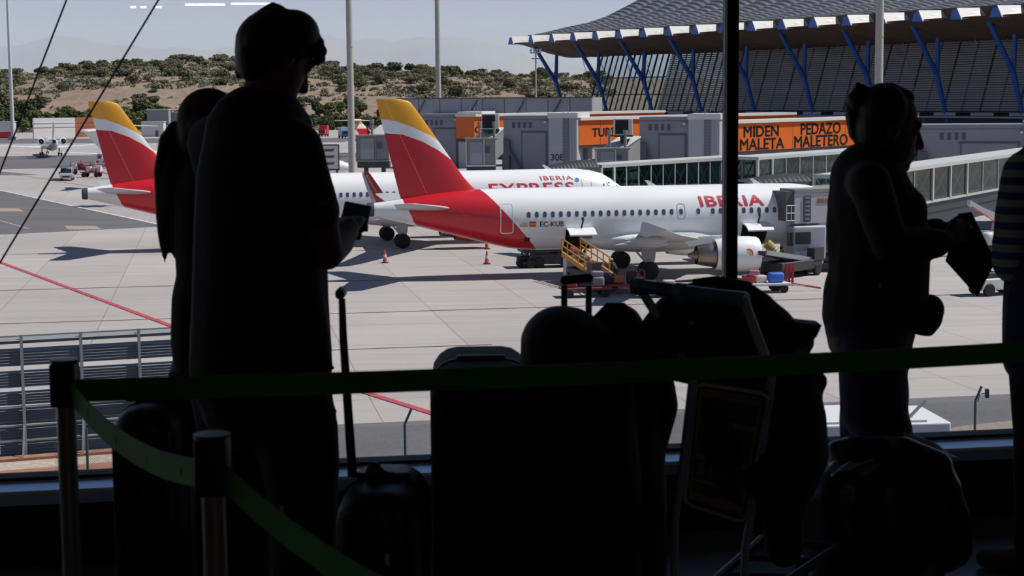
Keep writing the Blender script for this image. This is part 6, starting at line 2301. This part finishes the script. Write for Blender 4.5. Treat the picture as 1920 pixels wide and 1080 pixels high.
# ------------------------------------------------------------------ luggage
CASE = mat('case_black', (0.013, 0.013, 0.014), 0.5)
CASEG = mat('case_graphite', (0.010, 0.009, 0.013), 0.8, spec=.25)
CASEN = mat('case_navy', (0.010, 0.013, 0.032), 0.5)
BAGB = mat('bag_black_nylon', (0.012, 0.012, 0.013), 0.75, bump=.2, vscale=20)
TROL = mat('trolley_steel', (0.50, 0.52, 0.56), 0.45, 0.3)
HANDB = mat('handle_black', (0.012, 0.012, 0.013), 0.5)
def at_floor(px, Y):
    p = P(px, 700, Y)
    return V((p.x, p.y, FLOOR))
def upright_case(px, Y, w, d, h, rz, label, m, grooves=5):
    t = thing('suitcase', label, 'suitcase', at_floor(px, Y), rz)
    MB().rbox((0, 0, .05 + h / 2), (w, d, h), .07, n=4).build('shell', m, t, smooth=45)
    g = MB()
    for k in range(grooves):
        x = -w * .36 + w * .72 * k / (grooves - 1)
        g.rbox((x, 0, .05 + h / 2), (.018, d + .012, h * .86), .006)
    g.build('ribs', m, t)
    rr = [V((cx_ + .072 * cos(radians(a0 + 18 * k)), -.006, cz_ + .072 * sin(radians(a0 + 18 * k)))) for cx_, cz_, a0 in ((w / 2 - .069, h - .019, 0), (-w / 2 + .069, h - .019, 90), (-w / 2 + .069, .119, 180), (w / 2 - .069, .119, 270)) for k in range(6)]
    MB().prism(rr, (0, .012, 0)).build('zip', HANDB, t)
    h_ = MB().rbox((0, 0, .055 + h), (.13, .028, .014), .006)
    h_.build('top_handle', HANDB, t, smooth=60)
    for sx in (-1, 1):
        for sy in (-1, 1):
            w_ = MB().lathe([(.008, -.012), (.026, -.012), (.026, .012), (.008, .012)], (sx * w * .38, sy * d * .34, .026), 14, 'Y').box((sx * w * .38, sy * d * .34, .045), (.03, .034, .03))
            w_.build('wheel', HANDB, t)
    return t
# navy case low on the left
def px_top(py, Y):
    return P(900, py, Y).z - FLOOR
upright_case(284, 4.15, .165, .30, px_top(745, 4.15) - .05, radians(0), 'dark navy upright suitcase standing left of the man, behind the green belt', CASEN)
# case with the single pulled out pole
c2 = upright_case(716, 3.98, .20, .42, px_top(893, 3.98) - .05, radians(0), 'low black suitcase with one long pulled out pole, beside the standing man', CASE)
o2 = V(c2.location)
pl = MB().tube([P(661, 893, 3.98) - o2, P(652, 760, 3.98) - o2, P(644, 640, 3.98) - o2, P(641, 560, 3.98) - o2], [.0115, .0105, .0095, .008], 12)
pole = pl.build('pull_pole', HANDB, c2, smooth=60)
MB().rbox(P(639.5, 549, 3.98) - o2, (.022, .075, .024), .009).build('grip', HANDB, pole, smooth=45)
add_to(c2, 'front_pouch', [limb([P(700, 890, 3.95), P(702, 880, 3.95)], [.022, .020]), limb([P(730, 898, 3.95), P(748, 894, 3.95)], [.02, .012])], CASE, .008, 3)

# big graphite hard case and the soft bags piled by the trolley
hc = upright_case(902, 4.42, .262, .62, px_top(674, 4.42) - .05, radians(2), 'large graphite hard suitcase with a sky lit top, left of the domed black bag', CASEG, 4)
def soft(name, label, cat, prims, m, voxel=.011, sm=6):
    c = prims[0].v[0]
    t = thing(name, label, cat, (c.x, c.y, FLOOR))
    return t, add_to(t, name.split('_')[-1] + '_body', prims, m, voxel, sm)
DY = 4.30
def d_(px, py, dy=0.0):
    return P(px, py, DY + dy)
bk, _ = soft('wheeled_backpack', 'large domed black wheeled bag with its twin tube handle pulled up', 'bag', [limb([d_(1062, 660), d_(1058, 720), d_(1060, 840), d_(1062, 960), d_(1062, 1120)], [.118, .122, .125, .13, .13]), blob(d_(1052, 645), (.105, .15, .098)), blob(d_(1030, 690), (.075, .13, .12)), limb([d_(1100, 690), d_(1110, 900), d_(1110, 1160)], [.12, .13, .13]), limb([d_(1020, 760), d_(1020, 900), d_(1020, 1160)], [.07, .08, .09])], BAGB)
ob = V(bk.location)
tl = MB()
for x0, x1 in ((1057, 1058), (1103, 1104)):
    tl.tube([d_(x0 + .5, 640, .12) - ob, d_(x1, 535, .12) - ob], .0085, 10)
tl = tl.build('handle_tubes', HANDB, bk, smooth=60)
MB().rbox((d_(1081, 523, .12) - ob), (.086, .034, .024), .010, rot=Mx.Rotation(radians(-5), 3, 'Y')).build('handle_grip', HANDB, tl, smooth=45)
for x in (1020, 1105):
    c = d_(x, 1100) - ob
    MB().lathe([(.01, -.014), (.04, -.014), (.04, .014), (.01, .014)], (c.x, c.y, .042), 16, 'X').build('wheel', HANDB, bk)
hb, _ = soft('holdall', 'rounded black holdall between the domed bag and the trolley handle', 'bag', [limb([d_(1150, 640, .1), d_(1160, 760, .1), d_(1165, 900, .1), d_(1165, 1100, .1)], [.085, .115, .12, .12]), blob(d_(1158, 620, .1), (.072, .10, .072)), limb([d_(1130, 612, .1), d_(1165, 592, .1)], [.034, .034]), limb([d_(1215, 680, .1), d_(1232, 760, .1), d_(1205, 850, .1), d_(1195, 1000, .1)], [.060, .058, .060, .07])], BAGB)
o_h = V(hb.location)
MB().tube([d_(1120, 596, .02) - o_h, d_(1140, 574, .02) - o_h, d_(1168, 574, .02) - o_h, d_(1188, 594, .02) - o_h], .010, 8).build('grab_strap', HANDB, hb, smooth=60)

# baggage trolley
TY = 4.20
def t_(px, py, dy=0.0):
    return P(px, py, TY + dy)
tro = thing('luggage_trolley', 'airport luggage trolley with a padded push bar and a framed notice board', 'luggage trolley', (t_(1340, 900).x, TY + .2, FLOOR))
ot = V(tro.location)
L_ = lambda a: a - ot
fr = MB()
fr.tube([L_(t_(1299, 712, -.11)), L_(t_(1283, 850, .05)), L_(t_(1266, 972, .19)), L_(V((t_(1262, 972, .24).x, TY + .24, FLOOR + .10)))], .011, 10)
fr.tube([L_(t_(1447, 705, -.07)), L_(t_(1428, 850, .09)), L_(t_(1397, 1030, .28)), L_(V((t_(1394, 1030, .30).x, TY + .30, FLOOR + .10)))], .011, 10)
fr.build('frame_legs', TROL, tro, smooth=60)
bar = MB().tube([L_(t_(1190, 536, .10)), L_(t_(1235, 541, .05)), L_(t_(1290, 549, .0)), L_(t_(1345, 556, -.05)), L_(t_(1400, 562, -.1))], .0185, 14)
bar = bar.build('push_bar', mat('push_bar_blue_grey', (0.16, 0.20, 0.30), .35, .3), tro, smooth=60)
COLL = mat('collar_blue', (0.22, 0.32, 0.50), .35, .3)
MB().tube([L_(t_(1189, 536, .10)), L_(t_(1205, 538, .085))], .0225, 14).build('bar_collar', COLL, bar, smooth=60)
MB().tube([L_(t_(1268, 546, .02)), L_(t_(1284, 548, .005))], .0225, 14).build('bar_collar', COLL, bar, smooth=60)
up = MB()
for a, b in (((1200, 540, .09), (1262, 640, .12)), ((1395, 562, -.1), (1446, 700, -.10))):
    up.tube([L_(t_(*a)), L_(t_(*b))], .012, 10)
up.tube([L_(t_(1262, 640, .12)), L_(t_(1300, 716, -.09))], .012, 10)
up.build('handle_tube', TROL, tro, smooth=60)
ba = MB()
bz = FLOOR + .16
bp = [V((t_(1262, 900, .24).x, TY + .24, bz)), V((t_(1394, 900, .30).x, TY + .30, bz)), V((t_(1400, 900).x + .38, TY + .75, bz + .05)), V((t_(1270, 900).x + .34, TY + .85, bz + .05))]
for a, b in ((0, 1), (1, 2), (2, 3), (3, 0)):
    ba.tube([L_(bp[a]), L_(bp[b])], .014, 8)
for f in (.25, .5, .75):
    ba.tube([L_(bp[0].lerp(bp[3], f)), L_(bp[1].lerp(bp[2], f))], .010, 8)
ba.build('platform', HANDB, tro)
for q in (bp[0], bp[1], (bp[2] + bp[3]) / 2):
    c = L_(q)
    MB().lathe([(.015, -.02), (.065, -.02), (.065, .02), (.015, .02)], (c.x, c.y, .065), 18, 'X').bar((c.x, c.y, .065), (c.x, c.y, .17), .03).build('wheel', HANDB, tro)
# notice board
A_, B_, C_, D_ = [L_(p) for p in (t_(1305, 716, -.10), t_(1440, 737, -.06), t_(1397, 978, .24), t_(1283, 941, .20))]
nd = (B_ - A_).cross(D_ - A_).normalized()
if nd.y > 0:
    nd = -nd
def bpt(u, v, lift=0.0):
    """point on the board: u, v in -0.5..0.5"""
    u, v = u + .5, v + .5
    return (D_ * (1 - u) + C_ * u) * (1 - v) + (A_ * (1 - u) + B_ * u) * v + nd * lift
bd = MB().prism([bpt(-.5, -.5), bpt(.5, -.5), bpt(.5, .5), bpt(-.5, .5)], nd * -.010).build('notice_board', mat('board_dark', (0.02, 0.022, 0.03), .5), tro)
fp = MB()
ring = []
for cx_, cy_, a0 in ((.38, .44, 0), (-.38, .44, 90), (-.38, -.44, 180), (.38, -.44, 270)):
    for k in range(4):
        a = radians(a0 + 30 * k)
        ring.append(bpt(cx_ + .12 * cos(a), cy_ + .06 * sin(a), .004))
fp.tube(ring + [ring[0], ring[1]], .0052, 8)
fp.build('board_frame', TROL, bd, smooth=60)
PB = mat('board_panel_dark', (0.06, 0.062, 0.08), .35)
PY_ = mat('board_band_yellow', (0.34, 0.24, 0.02), .45)
def face(mb, u0, v0, u1, v1, lift):
    return mb.prism([bpt(u0, v0, .001 + lift), bpt(u1, v0, .001 + lift), bpt(u1, v1, .001 + lift), bpt(u0, v1, .001 + lift)], nd * .001)
m = MB()
for v0, v1 in ((.40, .46), (.20, .245), (-.10, -.05), (-.29, -.265), (-.45, -.38)):
    face(m, -.42, v0, .42, v1, .0)
face(m, -.44, -.46, -.405, .46, .0)
face(m, .405, -.46, .44, .46, .0)
m.build('yellow_bands', PY_, bd)
m = MB()
for v0, v1 in ((.26, .385), (-.035, .185), (-.25, -.115), (-.37, -.305)):
    face(m, -.395, v0, .395, v1, .0)
m.build('dark_panels', PB, bd)
for k in range(5):
    m = MB()
    u = -.30 + .145 * k
    if k < 2:
        face(m, u - .035, -.225, u + .035, -.14, .0012)
        face(m, u - .018, -.14, u + .018, -.12, .0012)
    else:
        ringp = [bpt(u + .036 * cos(a), -.18 + .044 * sin(a), .003) for a in [2 * pi * j / 12 for j in range(13)]]
        m.tube(ringp, .0022, 6)
    m.build('pictogram', mat('pictogram_pale', (0.16, 0.17, 0.24), .6) if k < 2 else mat('pictogram_red', (0.20, 0.13, 0.13), .6), bd)

# black bag lying over the trolley
KY = 4.34
def k_(px, py, dy=0.0):
    return P(px, py, KY + dy)
kb, _ = soft('travel_bag', 'bulging black travel bag lying across the trolley with a pointed end flap', 'bag',
             [limb([k_(1300, 590), k_(1340, 588), k_(1400, 600), k_(1440, 625)], [.080, .090, .088, .078]), limb([k_(1270, 640), k_(1340, 640), k_(1440, 655)], [.10, .12, .095]), limb([k_(1222, 610), k_(1255, 585), k_(1300, 560)], [.030, .045, .045]),
              limb([k_(1450, 620), k_(1490, 640), k_(1508, 640)], [.06, .045, .03]), limb([k_(1225, 640), k_(1235, 670)], [.05, .06]), limb([k_(1270, 680), k_(1380, 690), k_(1480, 690)], [.05, .07, .06])], BAGB)
ok = V(kb.location)
MB().prism([k_(1490, 604, -.05) - ok, k_(1510, 607, -.05) - ok, k_(1541, 610, -.04) - ok, k_(1532, 630, -.04) - ok, k_(1518, 646, -.05) - ok, k_(1500, 655, -.05) - ok, k_(1480, 650, -.05) - ok], (0, .09, 0)).build('end_flap', BAGB, kb)
MB().tube([k_(1300, 530, .0) - ok, k_(1345, 524, -.02) - ok, k_(1400, 534, -.02) - ok, k_(1440, 562, -.02) - ok, k_(1462, 592, -.02) - ok], .010, 8).build('carry_strap', HANDB, kb, smooth=60)
MB().ell(k_(1297, 606, -.10) - ok, (.006, .004, .006), 8, 6).build('snap_button', TROL, kb)
# rucksack hanging at the right of the trolley
rs, _ = soft('rucksack', 'black rucksack on the trolley behind the framed notice board, under the pointed flap', 'bag',
             [limb([k_(1480, 720), k_(1490, 780), k_(1494, 850), k_(1480, 900)], [.075, .082, .086, .075]), limb([k_(1440, 730), k_(1440, 880)], [.06, .07]), limb([k_(1505, 706), k_(1528, 716)], [.038, .034]), limb([k_(1500, 780), k_(1512, 840), k_(1502, 870)], [.055, .060, .055]), limb([k_(1450, 900), k_(1470, 950), k_(1470, 1030)], [.07, .06, .05])], BAGB)
o_r = V(rs.location)
MB().tube([k_(1526, 738, -.03) - o_r, k_(1538, 765, -.03) - o_r, k_(1546, 800, -.03) - o_r], .007, 8).build('zip_piping', mat('piping_green', (0.05, 0.07, 0.02), .7), rs)
MB().rbox(k_(1452, 746, -.085) - o_r, (.006, .004, .014), .001).build('tag', mat('tag_orange', (0.4, 0.08, 0.03), .6), rs)
# big wrapped bag at the lower right
BY = 5.22
def b_(px, py, dy=0.0):
    return P(px, py, BY + dy)
WRAP = mat('wrapped_case_dark', (0.020, 0.022, 0.026), .38, bump=.25, vscale=7, stretch=(1, 1, 4))
bg_, _ = soft('wrapped_bag', 'very large dark bag with a shiny creased top, standing before the facing person', 'bag',
              [limb([b_(1660, 930), b_(1665, 1010), b_(1665, 1060)], [.155, .17, .12]), limb([b_(1600, 880), b_(1650, 875), b_(1720, 890), b_(1760, 920)], [.10, .10, .09, .075]), limb([b_(1575, 930), b_(1580, 1060)], [.11, .10]), limb([b_(1752, 905), b_(1768, 980), b_(1772, 1020), b_(1752, 1040)], [.075, .090, .088, .07]), limb([b_(1590, 1000), b_(1700, 1010)], [.12, .12]),
               limb([b_(1572, 850), b_(1600, 846), b_(1694, 846), b_(1760, 872)], [.045, .048, .048, .046])], WRAP, .011, 5)
ow = V(bg_.location)
WR2 = mat('wrap_sky_sheen', (0.62, 0.74, 0.86), .4)  # plastic film, with the blue sky reflection put into its colour
def sheet(c4, nu, nv, amp, nm):
    """creased plastic film through four corners (px, py, dy): top left, top right, bottom right, bottom left"""
    tl, tr, br, bl = [b_(*c) - ow for c in c4]
    n_ = (tr - tl).cross(bl - tl).normalized()
    if n_.z < 0:
        n_ = -n_
    top, bot = [], []
    for j in range(nv + 1):
        for i in range(nu + 1):
            u, v = i / nu, j / nv
            p = (tl * (1 - u) + tr * u) * (1 - v) + (bl * (1 - u) + br * u) * v
            w = amp * (sin(17 * (v + .35 * u) + 2 * sin(5 * u)) + .5 * sin(31 * (v + .3 * u) + 1)) + .018 * sin(pi * u) * sin(pi * v)
            top.append(p + n_ * (w + .004))
            bot.append(p + n_ * w)
    m = MB()
    k = nu + 1
    f = [(j * k + i, j * k + i + 1, (j + 1) * k + i + 1, (j + 1) * k + i) for j in range(nv) for i in range(nu)]
    m.add(top, f)
    m.add(bot, [tuple(reversed(q)) for q in f])
    m.build(nm, WR2, bg_, smooth=60)
ow = V(bg_.location)
sheet(((1546, 832, .10), (1606, 814, .12), (1640, 868, -.09), (1558, 892, -.12)), 16, 40, .005, 'plastic_sheet')
sheet(((1692, 815, .12), (1708, 815, .13), (1800, 862, .08), (1760, 856, .03)), 24, 6, .003, 'plastic_sheet')
for px in (1600, 1760):
    c = b_(px, 1080) - ow
    MB().lathe([(.01, -.02), (.045, -.02), (.045, .02), (.01, .02)], (c.x, c.y + .05, .045), 16, 'X').build('wheel', HANDB, bg_)
MB().tube([b_(1455, 902, -.3) - ow, b_(1480, 912, -.28) - ow, b_(1510, 925, -.2) - ow, b_(1535, 940, -.12) - ow], .005, 8).build('drawstring', TROL, bg_)

# ------------------------------------------------------------------ queue barrier
BELT = mat('belt_green', (0.030, 0.26, 0.010), .75, var=.15, vscale=6)
POST = mat('barrier_post', (0.30, 0.27, 0.23), .28, .9)
def post(px, Y, label):
    p = at_floor(px, Y)
    zt = 1.02
    t = thing('barrier_post', label, 'barrier post', p)
    MB().lathe([(.17, 0), (.175, .01), (.16, .025), (.05, .035), (.045, .05), (.01, .05)], (0, 0, 0), 28).build('base', POST, t, smooth=40)
    MB().cyl((0, 0, .03), (0, 0, zt - .09), .0195, None, 20).build('tube', POST, t, smooth=60)
    MB().rbox((0, 0, zt - .045), (.052, .052, .09), .006).build('belt_head', HANDB, t, smooth=40)
    MB().lathe([(.005, 0), (.029, 0), (.029, .007), (.005, .008)], (0, 0, zt), 20).build('cap', mat('cap_blue_grey', (0.03, 0.035, 0.06), .4), t)
    return p, zt
p1, z1 = post(121, 3.43, 'barrier post with black head at the left, holding two of the green belts')
p2, z2 = post(394, 2.64, 'nearer barrier post between the two sagging green belts, its foot below the picture')
p3, z3 = post(1487, 1.72, 'barrier post below the lower picture edge, holding the nearest green belt')
def belt(pts, label, w=.05):
    mb = MB()
    rows = []
    for i, p in enumerate(pts):
        d = (pts[min(i + 1, len(pts) - 1)] - pts[max(i - 1, 0)])
        n = V((-d.y, d.x, 0)).normalized() * .001
        rows.append([p - n + V((0, 0, w / 2)), p + n + V((0, 0, w / 2)), p + n - V((0, 0, w / 2)), p - n - V((0, 0, w / 2))])
    mb.loft(rows)
    o = mb.build('barrier_belt', BELT)
    return tag(o, label, 'belt')
def hang(a, b, sag, label, n=40):
    pts = []
    for k in range(n + 1):
        f = k / n
        pts.append(a.lerp(b, f) - V((0, 0, sag * 4 * f * (1 - f))))
    return belt(pts, label, .047)
hb_ = V((0, 0, .960))
off = V((.026, 0, 0))
pe = at_floor(1985, 3.84)
hang(p1 + hb_ + V((.026, .01, 0)), pe + hb_ + V((0, 0, .006)), .010, 'long dark green belt stretched right across the picture to the striped shirt')
for a, b, lab in ((p1 + V((.02, -.026, 0)), p2 + V((-.022, .020, 0)), 'bright green belt sagging from the left post to the nearer post'),
                  (p2 + V((.022, -.02, 0)), p3 + V((-.02, .02, 0)), 'bright green belt sagging from the nearer post to the lower edge')):
    bl = hang(a + hb_, b + hb_, .036 if 'left post' in lab else .095, lab, 30)
    d = b - a
    for k in range(4):
        f = .15 + .24 * k
        c = (a + hb_).lerp(b + hb_, f) - V((0, 0, .16 * f * (1 - f)))
        nrm = V((d.y, -d.x, 0)).normalized()
        if nrm.y > 0:
            nrm = -nrm
        MB().rbox(c + nrm * .0018, (.009, .001, .016), .0003, rz=atan2(d.y, d.x)).build('printed_mark', mat('belt_print', (0.16, 0.20, 0.14), .7), bl)
# its far end
post(1985, 3.84, 'barrier post beyond the right picture edge holding the end of the long belt')
